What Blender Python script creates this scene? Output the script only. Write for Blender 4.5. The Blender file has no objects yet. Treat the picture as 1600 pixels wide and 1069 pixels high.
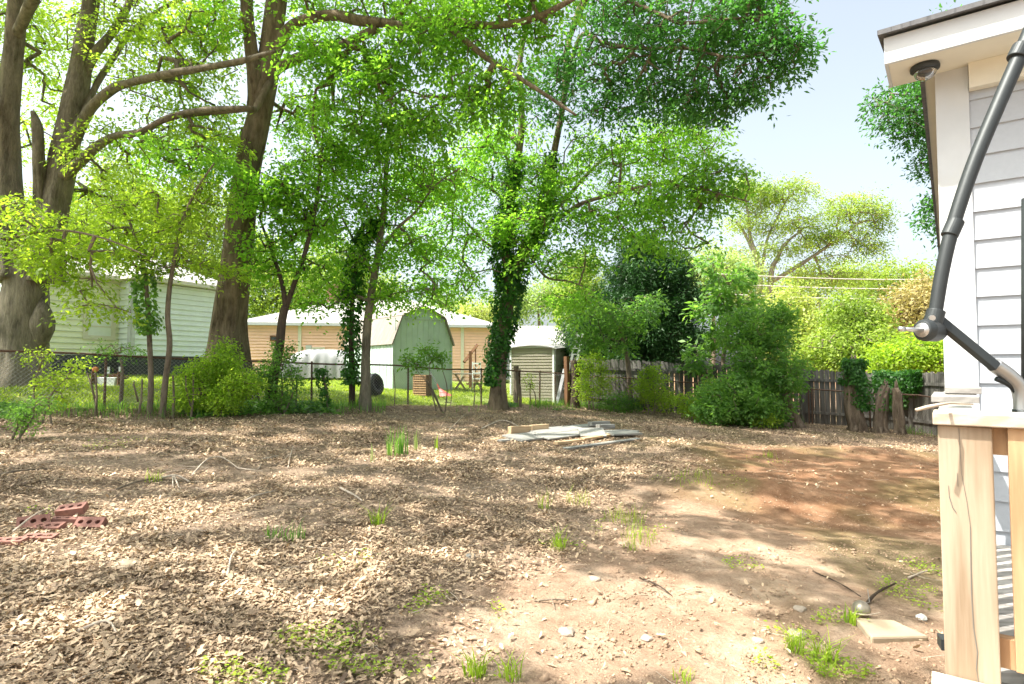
import bpy, bmesh, math, random
import numpy as np
from mathutils import Vector
R = math.radians
random.seed(7); rng = np.random.default_rng(11)
sc = bpy.context.scene; C = sc.collection
# ------------------------------------------------------------------ camera
CAMZ = 1.6; PITCH = 2.55; F = 920.0
cam_d = bpy.data.cameras.new('camera'); cam = bpy.data.objects.new('camera', cam_d); C.objects.link(cam)
cam.location = (0, 0, CAMZ); cam.rotation_euler = (R(90 + PITCH), 0, 0)
cam_d.sensor_width = 36; cam_d.lens = 36 * F / 1600; cam_d.clip_end = 2000; cam_d.clip_start = 0.05
sc.camera = cam
# ------------------------------------------------------------------ light
SUN = Vector((-0.48, -0.14, 0.866)).normalized()
sun_el = math.asin(SUN.z); sun_az = math.atan2(SUN.x, SUN.y)
w = bpy.data.worlds.new('World'); sc.world = w; w.use_nodes = True
nt = w.node_tree; bg = nt.nodes['Background']
sky = nt.nodes.new('ShaderNodeTexSky'); sky.sky_type = 'NISHITA'; sky.sun_disc = False
sky.sun_elevation = sun_el; sky.sun_rotation = sun_az; sky.air_density = .75; sky.dust_density = 5.5; sky.ozone_density = 2.2
hs = nt.nodes.new('ShaderNodeHueSaturation'); hs.inputs['Saturation'].default_value = .5; hs.inputs['Value'].default_value = 1.38; nt.links.new(sky.outputs[0], hs.inputs['Color']); tn = nt.nodes.new('ShaderNodeMix'); tn.data_type = 'RGBA'; tn.blend_type = 'MULTIPLY'; tn.inputs[0].default_value = 1; tn.inputs[7].default_value = (1.0, 1.035, .97, 1); nt.links.new(hs.outputs[0], tn.inputs[6]); nt.links.new(tn.outputs[2], bg.inputs[0]); bg.inputs[1].default_value = 0.14
sd = bpy.data.lights.new('sun', 'SUN'); sd.energy = 5.0; sd.angle = R(0.6); sd.color = (1.0, 0.95, 0.87)
so = bpy.data.objects.new('sun', sd); C.objects.link(so)
so.rotation_euler = SUN.to_track_quat('Z', 'Y').to_euler()
sc.view_settings.view_transform = 'Standard'; sc.view_settings.look = 'None'
sc.view_settings.gamma = 1; sc.view_settings.exposure = 1.2
sc.render.engine = 'CYCLES'
sc.cycles.max_bounces = 7; sc.cycles.diffuse_bounces = 4; sc.cycles.transmission_bounces = 5; sc.cycles.glossy_bounces = 2
# ------------------------------------------------------------------ helpers
th = R(PITCH)
def ray(px, py):
    xc = (px - 800) / F; yc = (534.5 - py) / F
    return xc, math.cos(th) - yc * math.sin(th), math.sin(th) + yc * math.cos(th)
def P(px, py, Y):
    x, y, z = ray(px, py); k = Y / y
    return Vector((x * k, Y, CAMZ + z * k))
def sst(a, b, x):
    t = np.clip((x - a) / (b - a), 0, 1); return t * t * (3 - 2 * t)
FA = np.array([-9.04, 10.4]); FB = np.array([1.85, 20.0])            # chain fence line
FD = (FB - FA) / np.linalg.norm(FB - FA); FN = np.array([-FD[1], FD[0]])
def hump(X, Y, cx, cy, rx, ry, h):
    return h * np.exp(-(((X - cx) / rx) ** 2 + ((Y - cy) / ry) ** 2))
def gz(X, Y):
    X = np.asarray(X, float); Y = np.asarray(Y, float)
    xc = np.clip(X, -22, 16); yc = np.clip(Y, -4, 32)
    z = .17 - .0512 * xc + .0111 * yc
    s = (X - FA[0]) * FN[0] + (Y - FA[1]) * FN[1]
    z = z + .28 * sst(.1, 3, s) * sst(4, 0, X)
    z = z + .10 * np.exp(-((s + .15) / .35) ** 2) * sst(4, 0, X)
    near = sst(24, 14, Y)
    z = z + near * (.030 * np.sin(X * 1.3 + .6 * Y) * np.cos(Y * .9 - X * .4) + .014 * np.sin(X * 3.7 + 1) * np.sin(Y * 3.1 + X))
    z = z + hump(X, Y, 2.6, 7.2, 1.5, .5, .16) + hump(X, Y, 4.6, 8.2, 1.3, .5, .15) + hump(X, Y, 7.0, 11.4, 1.6, .6, .15)
    z = z - hump(X, Y, 3.2, 6.1, 1.2, .5, .06)
    return z
def gzf(x, y): return float(gz(x, y))
def Pg(px, py):
    x, y, z = ray(px, py); k = .5
    while k < 80:
        if CAMZ + z * k < gzf(x * k, y * k): break
        k += .02
    return Vector((x * k, y * k, gzf(x * k, y * k)))
def G(px, Y):                                                      # ground under pixel column px at depth Y
    x = (px - 800) / F * Y; return Vector((x, Y, gzf(x, Y)))

def link(name, me, mat, parent=None):
    o = bpy.data.objects.new(name, me); C.objects.link(o)
    if mat is not None: me.materials.append(mat)
    if parent is not None: o.parent = parent
    return o
def tag(o, label=None, cat=None, group=None, kind=None):
    if label: o['label'] = label
    if cat: o['category'] = cat
    if group: o['group'] = group
    if kind: o['kind'] = kind
    return o
def thing(name, label, cat, group=None, loc=(0, 0, 0)):
    o = bpy.data.objects.new(name, None); C.objects.link(o); o.empty_display_size = .2
    o.location = loc
    return tag(o, label, cat, group)
class MB:
    def __init__(s): s.v = []; s.f = []; s.n = 0
    def add(s, vs, fs):
        s.v += [tuple(v) for v in vs]; s.f += [tuple(i + s.n for i in f) for f in fs]; s.n += len(vs)
    def box(s, c, size, ux=(1, 0, 0), uy=(0, 1, 0), uz=(0, 0, 1)):
        c = Vector(c); ux, uy, uz = Vector(ux).normalized(), Vector(uy).normalized(), Vector(uz).normalized()
        a, b, d = size[0] / 2, size[1] / 2, size[2] / 2
        vs = [c + ux * a * i + uy * b * j + uz * d * k for i in (-1, 1) for j in (-1, 1) for k in (-1, 1)]
        s.add(vs, [(0, 1, 3, 2), (4, 6, 7, 5), (0, 4, 5, 1), (2, 3, 7, 6), (0, 2, 6, 4), (1, 5, 7, 3)])
    def beam(s, A, B, wd, ht, up=(0, 0, 1)):
        A = Vector(A); B = Vector(B); d = (B - A); L = d.length; d.normalize()
        side = d.cross(Vector(up)); 
        if side.length < 1e-4: side = d.cross(Vector((0, 1, 0)))
        side.normalize(); u = side.cross(d)
        s.box((A + B) / 2, (L, wd, ht), d, side, u)
    def tube(s, pts, rad, seg=8, disp=None, cap=True):
        pts = [Vector(p) for p in pts]; n = len(pts)
        if not hasattr(rad, '__len__'): rad = [rad] * n
        t = [(pts[min(i + 1, n - 1)] - pts[max(i - 1, 0)]).normalized() for i in range(n)]
        a = t[0].cross(Vector((0, 1, 0)))
        if a.length < .1: a = t[0].cross(Vector((1, 0, 0)))
        a.normalize(); vs = []
        for i in range(n):
            a = (a - t[i] * a.dot(t[i])).normalized(); b = t[i].cross(a)
            for k in range(seg):
                ph = 2 * math.pi * k / seg; r = rad[i]
                if disp: r *= disp(i / max(n - 1, 1), ph)
                vs.append(pts[i] + (a * math.cos(ph) + b * math.sin(ph)) * r)
        fs = [(i * seg + k, i * seg + (k + 1) % seg, (i + 1) * seg + (k + 1) % seg, (i + 1) * seg + k) for i in range(n - 1) for k in range(seg)]
        if cap: fs += [tuple(range(seg))[::-1], tuple((n - 1) * seg + k for k in range(seg))]
        s.add(vs, fs)
    def quad(s, a, b, c, d): s.add([a, b, c, d], [(0, 1, 2, 3)])
    def poly_prism(s, pts, ext):                                  # polygon + extrusion vector
        n = len(pts); ext = Vector(ext); vs = [Vector(p) for p in pts]; vs += [p + ext for p in vs]
        s.add(vs, [tuple(range(n))[::-1], tuple(range(n, 2 * n))] + [(i, (i + 1) % n, n + (i + 1) % n, n + i) for i in range(n)])
    def lathe(s, c, prof, seg=20, axis=(0, 0, 1), sq=(1, 1)):
        c = Vector(c); ax = Vector(axis).normalized(); a = ax.orthogonal().normalized(); b = ax.cross(a); n = len(prof)
        vs = [c + ax * z + (a * math.cos(2 * math.pi * k / seg) * sq[0] + b * math.sin(2 * math.pi * k / seg) * sq[1]) * r for r, z in prof for k in range(seg)]
        fs = [(i * seg + k, i * seg + (k + 1) % seg, (i + 1) * seg + (k + 1) % seg, (i + 1) * seg + k) for i in range(n - 1) for k in range(seg)]
        fs += [tuple(range(seg))[::-1], tuple((n - 1) * seg + k for k in range(seg))]
        s.add(vs, fs)
    def build(s, name, mat, parent=None, smooth=False, bevel=0):
        me = bpy.data.meshes.new(name); me.from_pydata(s.v, [], s.f); me.update()
        if smooth: me.shade_smooth()
        o = link(name, me, mat, parent)
        if bevel:
            m = o.modifiers.new('bevel', 'BEVEL'); m.width = bevel; m.segments = 2; m.limit_method = 'ANGLE'
        return o
def npmesh(name, V, nv, mat, parent=None, attrs=None, smooth=False):
    """V: (N, nv, 3) -> N polygons of nv vertices each"""
    N = V.shape[0]; nv = V.shape[1]; me = bpy.data.meshes.new(name)
    me.vertices.add(N * nv); me.vertices.foreach_set('co', V.reshape(-1).astype(np.float32))
    me.loops.add(N * nv); me.loops.foreach_set('vertex_index', np.arange(N * nv, dtype=np.int32))
    me.polygons.add(N); me.polygons.foreach_set('loop_start', np.arange(0, N * nv, nv, dtype=np.int32))
    for k, a in (attrs or {}).items():
        if len(a) * 2 == N: a = np.concatenate([a, a])
        at = me.attributes.new(k, 'FLOAT', 'FACE'); at.data.foreach_set('value', a.astype(np.float32))
    me.update(calc_edges=True)
    return link(name, me, mat, parent)
def idxmesh(name, V, Fq, mat, parent=None, smooth=False):
    me = bpy.data.meshes.new(name); N, k = Fq.shape
    me.vertices.add(len(V)); me.vertices.foreach_set('co', V.reshape(-1).astype(np.float32))
    me.loops.add(N * k); me.loops.foreach_set('vertex_index', Fq.reshape(-1).astype(np.int32))
    me.polygons.add(N); me.polygons.foreach_set('loop_start', np.arange(0, N * k, k, dtype=np.int32))
    me.update(calc_edges=True)
    if smooth: me.shade_smooth()
    return link(name, me, mat, parent)
def nrm(a): return a / np.maximum(np.linalg.norm(a, axis=-1, keepdims=True), 1e-9)
def leaves_np(pos, d, n, L, W, fold=.12):
    d = nrm(d); n = nrm(n - d * np.sum(n * d, -1, keepdims=True)); b = np.cross(n, d)
    L = L[:, None]; W = W[:, None]
    return np.stack([pos, pos + d * L * .45 + b * W * .5 + n * W * fold, pos + d * L, pos + d * L * .45 - b * W * .5 + n * W * fold], 1)
# ------------------------------------------------------------------ materials
def newmat(name):
    m = bpy.data.materials.new(name); m.use_nodes = True; t = m.node_tree
    return m, t, t.nodes['Principled BSDF'], t.nodes['Material Output']
def N(t, kind, **kw):
    n = t.nodes.new(kind)
    for k, v in kw.items(): setattr(n, k, v)
    return n
def ramp(t, fac, stops):
    r = N(t, 'ShaderNodeValToRGB'); el = r.color_ramp.elements
    while len(el) < len(stops): el.new(.5)
    for e, (p, c) in zip(el, stops): e.position = p; e.color = (*c, 1)
    if fac is not None: t.links.new(fac, r.inputs[0])
    return r.outputs[0]
def noise(t, scale, detail=4, vec=None, rough=.55, out=0):
    n = N(t, 'ShaderNodeTexNoise'); n.inputs['Scale'].default_value = scale; n.inputs['Detail'].default_value = detail
    n.inputs['Roughness'].default_value = rough
    if vec is not None: t.links.new(vec, n.inputs['Vector'])
    return n.outputs[out]
def coords(t, scale=(1, 1, 1), rot=(0, 0, 0), kind='Object'):
    tc = N(t, 'ShaderNodeTexCoord'); mp = N(t, 'ShaderNodeMapping'); mp.inputs['Scale'].default_value = scale; mp.inputs['Rotation'].default_value = rot
    t.links.new(tc.outputs[kind], mp.inputs['Vector']); return mp.outputs[0]
def mix(t, fac, a, b, mode='MIX'):
    n = N(t, 'ShaderNodeMix', data_type='RGBA', blend_type=mode)
    for i, v in ((0, fac), (6, a), (7, b)):
        if isinstance(v, (int, float)): n.inputs[i].default_value = v
        elif isinstance(v, tuple): n.inputs[i].default_value = (*v, 1)
        else: t.links.new(v, n.inputs[i])
    return n.outputs[2]
def bump(t, b, h, strength=.3, dist=.02):
    n = N(t, 'ShaderNodeBump'); n.inputs['Strength'].default_value = strength; n.inputs['Distance'].default_value = dist
    t.links.new(h, n.inputs['Height']); t.links.new(n.outputs[0], b.inputs['Normal'])
def leafmat(name, dark, light, trans=.5, tcol=None, rough=.5, clump=.45):
    m, t, b, out = newmat(name)
    at = N(t, 'ShaderNodeAttribute', attribute_name='var')
    geo = N(t, 'ShaderNodeNewGeometry')
    nz = noise(t, clump, 2, geo.outputs['Position'])
    add = N(t, 'ShaderNodeMath', operation='MULTIPLY_ADD'); t.links.new(nz, add.inputs[0]); add.inputs[1].default_value = 1.1
    sc2 = N(t, 'ShaderNodeMath', operation='MULTIPLY_ADD'); t.links.new(at.outputs['Fac'], sc2.inputs[0]); sc2.inputs[1].default_value = .75; sc2.inputs[2].default_value = -.42
    t.links.new(sc2.outputs[0], add.inputs[2])
    col = ramp(t, add.outputs[0], [(0.0, dark), (.55, tuple((a + c) / 2 for a, c in zip(dark, light))), (1.0, light)])
    t.links.new(col, b.inputs['Base Color']); b.inputs['Roughness'].default_value = rough; b.inputs['Specular IOR Level'].default_value = .35
    tr = N(t, 'ShaderNodeBsdfTranslucent')
    tc = mix(t, 1.0, col, tcol or (2.5, 2.5, 1.2), 'MULTIPLY'); t.links.new(tc, tr.inputs[0])
    ms = N(t, 'ShaderNodeMixShader'); ms.inputs[0].default_value = trans
    t.links.new(b.outputs[0], ms.inputs[1]); t.links.new(tr.outputs[0], ms.inputs[2]); t.links.new(ms.outputs[0], out.inputs[0])
    return m
def barkmat(name, a, b_, sc_=9, st=1.0, dist=.08):
    m, t, b, out = newmat(name)
    v = coords(t, (1, 1, .22)); nz = noise(t, sc_, 8, v, .65); n2 = noise(t, 1.7, 3, coords(t))
    n3 = noise(t, sc_ * 6, 5, v, .7)
    c = ramp(t, nz, [(.3, a), (.62, b_)]); c = mix(t, ramp(t, n2, [(.35, (0, 0, 0)), (.75, (.45, .45, .45))]), c, tuple(min(1, x * 1.35 + .02) for x in b_))
    c = mix(t, .5, c, ramp(t, n3, [(.3, (.5, .5, .5)), (.7, (1.3, 1.3, 1.3))]), 'MULTIPLY')
    t.links.new(c, b.inputs['Base Color']); b.inputs['Roughness'].default_value = .95; b.inputs['Specular IOR Level'].default_value = .15
    mx = N(t, 'ShaderNodeMath', operation='MULTIPLY_ADD'); t.links.new(n3, mx.inputs[0]); mx.inputs[1].default_value = .35; t.links.new(nz, mx.inputs[2])
    bump(t, b, mx.outputs[0], st, dist); return m
def plain(name, col, rough=.6, var=.15, sc_=6, bm=.15, metal=0, spec=.4, grime=None):
    m, t, b, out = newmat(name)
    nz = noise(t, sc_, 6, coords(t))
    c = ramp(t, nz, [(.3, tuple(x * (1 - var) for x in col)), (.7, tuple(min(1, x * (1 + var * .6)) for x in col))])
    if grime:
        g = noise(t, 1.3, 6, coords(t), .7); c = mix(t, ramp(t, g, [(.52, (0, 0, 0)), (.75, (.6, .6, .6))]), c, grime)
    t.links.new(c, b.inputs['Base Color']); b.inputs['Roughness'].default_value = rough; b.inputs['Metallic'].default_value = metal
    b.inputs['Specular IOR Level'].default_value = spec
    if bm: bump(t, b, noise(t, sc_ * 8, 4, coords(t)), bm, .005)
    return m
def woodmat(name, light, dark, axis='Z', rings=9.0, island=.25, bm=.25, rough=.75, knots=True):
    m, t, b, out = newmat(name)
    s = {'Z': (1, 1, .06), 'X': (.06, 1, 1), 'Y': (1, .06, 1)}[axis]
    geo = N(t, 'ShaderNodeNewGeometry')
    v = coords(t, s); va = N(t, 'ShaderNodeVectorMath', operation='ADD'); t.links.new(v, va.inputs[0])
    cx = N(t, 'ShaderNodeVectorMath', operation='SCALE'); cx.inputs[0].default_value = (7.3, 3.1, 5.7); t.links.new(geo.outputs['Random Per Island'], cx.inputs['Scale']); t.links.new(cx.outputs[0], va.inputs[1])
    wv = N(t, 'ShaderNodeTexWave', wave_type='BANDS', bands_direction='DIAGONAL'); wv.inputs['Scale'].default_value = rings; wv.inputs['Distortion'].default_value = 7; wv.inputs['Detail'].default_value = 4; wv.inputs['Detail Scale'].default_value = 1.2
    t.links.new(va.outputs[0], wv.inputs['Vector'])
    fine = noise(t, 90, 5, va.outputs[0]); big = noise(t, 3.0, 4, va.outputs[0])
    c = ramp(t, wv.outputs['Fac'], [(.1, dark), (.75, light)])
    c = mix(t, .35, c, ramp(t, fine, [(.3, dark), (.7, light)])); c = mix(t, ramp(t, big, [(.45, (0, 0, 0)), (.75, (.5, .5, .5))]), c, dark)
    k = N(t, 'ShaderNodeMapRange'); t.links.new(geo.outputs['Random Per Island'], k.inputs[0]); k.inputs[3].default_value = 1 - island; k.inputs[4].default_value = 1 + island * .6
    vm = N(t, 'ShaderNodeVectorMath', operation='SCALE'); t.links.new(c, vm.inputs[0]); t.links.new(k.outputs[0], vm.inputs['Scale'])
    t.links.new(vm.outputs[0], b.inputs['Base Color']); b.inputs['Roughness'].default_value = rough; b.inputs['Specular IOR Level'].default_value = .25
    bump(t, b, fine, bm, .004); return m
def roofmat(name, col, v=.25):
    m, t, b, out = newmat(name)
    br = N(t, 'ShaderNodeTexBrick'); br.inputs['Scale'].default_value = 3.2; br.inputs['Color1'].default_value = (*[x * (1 + v) for x in col], 1); br.inputs['Color2'].default_value = (*[x * (1 - v) for x in col], 1)
    br.inputs['Mortar'].default_value = (*[x * .45 for x in col], 1); br.inputs['Mortar Size'].default_value = .012
    t.links.new(coords(t), br.inputs['Vector']); c = mix(t, .5, br.outputs[0], ramp(t, noise(t, 30, 4, coords(t)), [(.3, tuple(x * .7 for x in col)), (.7, tuple(x * 1.25 for x in col))]))
    t.links.new(c, b.inputs['Base Color']); b.inputs['Roughness'].default_value = .9; return m
M = {}
M['leaf_elm'] = leafmat('leaf_elm', (0.072, 0.174, 0.022), (0.240, 0.420, 0.066), .6)
M['leaf_mid'] = leafmat('leaf_mid', (0.092, 0.218, 0.023), (0.276, 0.460, 0.069), .6)
M['leaf_young'] = leafmat('leaf_young', (0.115, 0.207, 0.029), (0.368, 0.483, 0.081), .6)
M['leaf_oak'] = leafmat('leaf_oak', (0.033, 0.099, 0.024), (0.121, 0.264, 0.066), .5, (1.6, 2.1, 1.0))
M['leaf_ivy'] = leafmat('leaf_ivy', (.018, .075, .012), (.07, .20, .03), .4, rough=.4, clump=2)
M['leaf_shrub'] = leafmat('leaf_shrub', (0.042, 0.120, 0.024), (0.192, 0.348, 0.078), .45, clump=1.4)
M['leaf_lime'] = leafmat('leaf_lime', (0.115, 0.196, 0.017), (0.368, 0.483, 0.069), .5, clump=1.4)
M['leaf_far'] = leafmat('leaf_far', (0.115, 0.196, 0.034), (0.391, 0.483, 0.092), .45, (1.7, 1.8, .9), clump=.3)
M['leaf_far_pale'] = leafmat('leaf_far_pale', (0.192, 0.300, 0.084), (0.456, 0.564, 0.204), .45, (1.5, 1.5, .9), clump=.3)
M['leaf_yellow'] = leafmat('leaf_yellow', (0.253, 0.333, 0.069), (0.529, 0.575, 0.196), .45, (1.5, 1.5, .8), clump=.6)
M['leaf_red'] = leafmat('leaf_red', (0.264, 0.240, 0.084), (0.528, 0.432, 0.204), .4, (1.4, 1.4, .9), clump=.6)
M['leaf_conifer'] = leafmat('leaf_conifer', (.010, .042, .010), (.05, .13, .03), .2, (1.2, 1.5, .9), clump=1)
M['grass'] = leafmat('grass', (.12, .20, .02), (.32, .38, .06), .4, clump=.8)
M['litter'] = leafmat('litter', (.085, .054, .032), (.76, .57, .38), .12, (1.2, 1.1, .9), rough=.7, clump=1.6)
M['bark_grey'] = barkmat('bark_grey', (.055, .048, .033), (.27, .235, .17))
M['bark_tan'] = barkmat('bark_tan', (.048, .036, .023), (.25, .195, .13), 8)
M['bark_small'] = barkmat('bark_small', (.07, .055, .04), (.24, .19, .14), 22, .6, .02)
M['bark_dark'] = barkmat('bark_dark', (.035, .026, .02), (.13, .095, .07), 14)
M['bark_pale'] = barkmat('bark_pale', (.20, .17, .13), (.36, .31, .25), 12)
M['deadwood'] = barkmat('deadwood', (.06, .045, .032), (.26, .20, .145), 16, 1.0, .05)
M['stick'] = barkmat('stick', (.25, .20, .15), (.52, .44, .35), 40, .4, .01)
M['post_wood'] = woodmat('post_wood', (.42, .34, .25), (.25, .18, .115), 'Z', 9, .0, .3)
M['cap_wood'] = woodmat('cap_wood', (.52, .455, .37), (.38, .31, .235), 'X', 9, .1)
M['baluster_wood'] = woodmat('baluster_wood', (.52, .34, .19), (.36, .21, .11), 'Z', 14, .15)
M['deck_wood'] = woodmat('deck_wood', (.40, .38, .35), (.25, .23, .21), 'X', 9, .3)
M['fence_wood'] = woodmat('fence_wood', (.20, .19, .17), (.10, .094, .082), 'Z', 7, .45, .4, .95)
M['old_board'] = woodmat('old_board', (.44, .43, .39), (.25, .245, .22), 'X', 8, .35)
M['new_board'] = woodmat('new_board', (.62, .46, .28), (.44, .30, .17), 'X', 8, .2)
M['brown_board'] = woodmat('brown_board', (.20, .105, .05), (.11, .055, .03), 'Z', 8, .2)
M['white_paint'] = plain('white_paint', (.50, .52, .535), .55, .06, 5, .08, grime=(.50, .49, .44))
M['cream_paint'] = plain('cream_paint', (.64, .61, .51), .6, .05)
M['siding_white'] = plain('siding_white', (.38, .405, .44), .6, .04, 40, .12)
M['siding_green'] = plain('siding_green', (.82, .83, .66), .6, .06, 4, .05)
M['siding_aqua'] = plain('siding_aqua', (.74, .80, .80), .6, .06, 4, .05)
M['siding_peach'] = plain('siding_peach', (.90, .58, .45), .6, .06, 4, .05)
M['shed_green'] = plain('shed_green', (.50, .61, .56), .65, .08, 3, .1, grime=(.30, .38, .33))
M['shed_dark_trim'] = plain('shed_dark_trim', (.16, .15, .13), .8)
M['metal_tan'] = plain('metal_tan', (.36, .33, .265), .45, .08, 5, .05)
M['galv'] = plain('galv', (.33, .32, .30), .5, .2, 20, .1, .6)
M['rust'] = plain('rust', (.13, .075, .05), .8, .35, 25, .3)
M['alu'] = plain('alu', (.62, .63, .62), .35, .1, 12, .05, .7)
M['umb_grey'] = plain('umb_grey', (.035, .040, .041), .5, .12, 14, .05, .3)
M['silver'] = plain('silver', (.45, .45, .44), .35, .08, 10, .03, .8)
M['black'] = plain('black', (.018, .018, .02), .5)
M['dark_skirt'] = plain('dark_skirt', (.06, .065, .07), .9, .3, 3, .2)
M['brick'] = plain('brick', (.27, .13, .10), .85, .22, 18, .5, grime=(.48, .30, .22))
M['concrete'] = plain('concrete', (.32, .26, .18), .9, .12, 8, .3, grime=(.36, .27, .19))
M['stone'] = plain('stone', (.34, .285, .225), .9, .15, 8, .4)
M['tarp'] = plain('tarp', (.30, .30, .31), .5, .08, 3, .1)
M['red_plastic'] = plain('red_plastic', (.62, .13, .11), .5, .1)
M['plastic_white'] = plain('plastic_white', (.72, .76, .74), .4, .06)
M['glass_dark'] = plain('glass_dark', (.04, .045, .05), .08, .1, 4, 0, 0, .9)
M['roof_grey'] = roofmat('roof_grey', (.34, .325, .31)); M['roof_dark'] = roofmat('roof_dark', (.12, .12, .125)); M['roof_shed'] = roofmat('roof_shed', (.26, .23, .20))
M['lap_shade_green'] = plain('lap_shade_green', (.45, .49, .45), .8, .1)  # darker wall tones for the painted shade lines under the laps
M['lap_shade_peach'] = plain('lap_shade_peach', (.62, .40, .30), .8, .1)
M['clod'] = plain('clod', (.38, .26, .17), .95, .35, 5, .1)
M['wire'] = plain('wire', (.55, .52, .48), .6, .05)
M['orange'] = plain('orange', (.55, .22, .08), .7, .2)
def glassmat():
    m, t, b, out = newmat('clear_dome'); b.inputs['Base Color'].default_value = (.10, .10, .10, 1); b.inputs['Roughness'].default_value = .06
    b.inputs['Transmission Weight'].default_value = .6; b.inputs['Metallic'].default_value = .2; return m
M['dome'] = glassmat()
def steelball():
    m, t, b, out = newmat('weathered_ball'); c = ramp(t, noise(t, 7, 5, coords(t)), [(.35, (.20, .17, .13)), (.65, (.42, .38, .31))])
    t.links.new(c, b.inputs['Base Color']); b.inputs['Roughness'].default_value = .32; b.inputs['Metallic'].default_value = .45; return m
M['ball'] = steelball()
# ------------------------------------------------------------------ ground
def axis_pts(lo, a, b, hi, st):
    g = lambda x0, x1: list(np.sign(x1 - x0) * np.geomspace(.3, abs(x1 - x0), 16) + x0)
    return np.array(sorted(set([round(v, 4) for v in list(np.arange(a, b + 1e-6, st)) + g(b, hi) + g(a, lo)])))
gx = axis_pts(-400, -18, 14, 400, .1); gy = axis_pts(-80, .5, 23, 600, .1)
XX, YY = np.meshgrid(gx, gy); ZZ = gz(XX, YY)
def pnoise(X, Y, f, seed=0):
    r = np.random.default_rng(seed); z = 0 * X
    for k in range(10):
        a = r.uniform(0, 6.28); ff = f * r.uniform(.6, 1.7); z = z + np.sin(ff * (X * math.cos(a) + Y * math.sin(a)) + r.uniform(0, 6.28))
    return z / 3.2
fine = (np.abs(XX) < 19) & (YY > 0) & (YY < 24)
ZZ = ZZ + np.where(fine, .006 * pnoise(XX, YY, 9, 1) + .004 * pnoise(XX, YY, 20, 2), 0)
sN = (XX - FA[0]) * FN[0] + (YY - FA[1]) * FN[1]
def litter_mask(X, Y):
    # heavy leaf cover on the left and toward the back; bare clay at the right foreground
    e = X * 1.0 - (.2 + .40 * (Y - 3.2)) + .5 * pnoise(X, Y, 1.3, 5)
    e2 = X - (1.2 + .55 * (Y - 7)) + .5 * pnoise(X, Y, 1.1, 6)
    m = np.where(Y < 7, sst(.5, -.6, e + .0), sst(.7, -.7, e2))
    back = sst(10.5, 13, Y + .2 * X * 0)
    return np.maximum(m, back * .75)
LM = litter_mask(XX, YY) * (sN < .3)
lawn = sst(-.1, .7, sN + .25 * pnoise(XX, YY, 2, 8)) * (XX < 6)
moss = sst(-.2, .7, pnoise(XX, YY, 1.6, 9) + .4 * pnoise(XX, YY, 6, 10)) * sst(.8, 3.0, XX) 
red = sst(1.4, 3, XX) * sst(4.5, 6.5, YY)
bare_l = hump(XX, YY, -3.4, 7.6, 3.2, .55, 1.0) + hump(XX, YY, -7.5, 9.0, 2.5, .8, .8)
me = bpy.data.meshes.new('ground'); ny, nx = XX.shape
me.vertices.add(nx * ny); me.vertices.foreach_set('co', np.stack([XX, YY, ZZ], -1).reshape(-1).astype(np.float32))
ii = (np.arange(ny - 1)[:, None] * nx + np.arange(nx - 1)[None]).reshape(-1)
Fq = np.stack([ii, ii + 1, ii + nx + 1, ii + nx], 1)
me.loops.add(Fq.size); me.loops.foreach_set('vertex_index', Fq.reshape(-1).astype(np.int32)); me.polygons.add(len(Fq)); me.polygons.foreach_set('loop_start', np.arange(0, Fq.size, 4, dtype=np.int32))
for nme, arr in (('litter', LM), ('lawn', lawn), ('moss', moss), ('red', red)):
    at = me.attributes.new(nme, 'FLOAT', 'POINT'); at.data.foreach_set('value', arr.reshape(-1).astype(np.float32))
me.update(calc_edges=True); me.shade_smooth()
m, t, b, out = newmat('ground')
v = coords(t)
n1 = noise(t, 1.1, 6, v, .6); n2 = noise(t, 14, 8, v, .7); n3 = noise(t, 75, 8, v, .8); n4 = noise(t, 3.5, 6, v, .65)
def attr(nm): return N(t, 'ShaderNodeAttribute', attribute_name=nm).outputs['Fac']
clay = ramp(t, n4, [(.3, (.27, .175, .115)), (.5, (.37, .26, .18)), (.7, (.46, .35, .255))])
clay = mix(t, attr('red'), clay, ramp(t, n4, [(.3, (.21, .105, .055)), (.7, (.35, .215, .13))]))
lit = ramp(t, n2, [(.3, (.16, .11, .08)), (.55, (.30, .225, .16)), (.75, (.46, .35, .26))])
c = mix(t, attr('litter'), clay, lit)
def masked(a, n, lo, hi):
    mm = N(t, 'ShaderNodeMath', operation='MULTIPLY'); t.links.new(attr(a), mm.inputs[0]); t.links.new(ramp(t, n, [(lo, (0, 0, 0)), (hi, (1, 1, 1))]), mm.inputs[1]); return mm.outputs[0]
c = mix(t, masked('moss', n3, .42, .58), c, (.15, .135, .055))
c = mix(t, attr('lawn'), c, ramp(t, n4, [(.3, (.10, .15, .03)), (.7, (.24, .28, .07))]))
c = mix(t, .9, c, ramp(t, n3, [(.3, (.55, .52, .5)), (.5, (1, 1, 1)), (.72, (1.35, 1.35, 1.35))]), 'MULTIPLY')
c = mix(t, .7, c, ramp(t, n1, [(.35, (.68, .66, .64)), (.6, (1.12, 1.12, 1.12))]), 'MULTIPLY')
c = mix(t, .5, c, ramp(t, n2, [(.3, (.75, .75, .75)), (.7, (1.15, 1.15, 1.15))]), 'MULTIPLY')
t.links.new(c, b.inputs['Base Color']); b.inputs['Roughness'].default_value = .95; b.inputs['Specular IOR Level'].default_value = .1
ma = N(t, 'ShaderNodeMath', operation='MULTIPLY_ADD'); t.links.new(n3, ma.inputs[0]); ma.inputs[1].default_value = .4; t.links.new(n2, ma.inputs[2])
bump(t, b, ma.outputs[0], .9, .03); M['ground'] = m
g = link('ground', me, m); tag(g, kind='structure')
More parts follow.
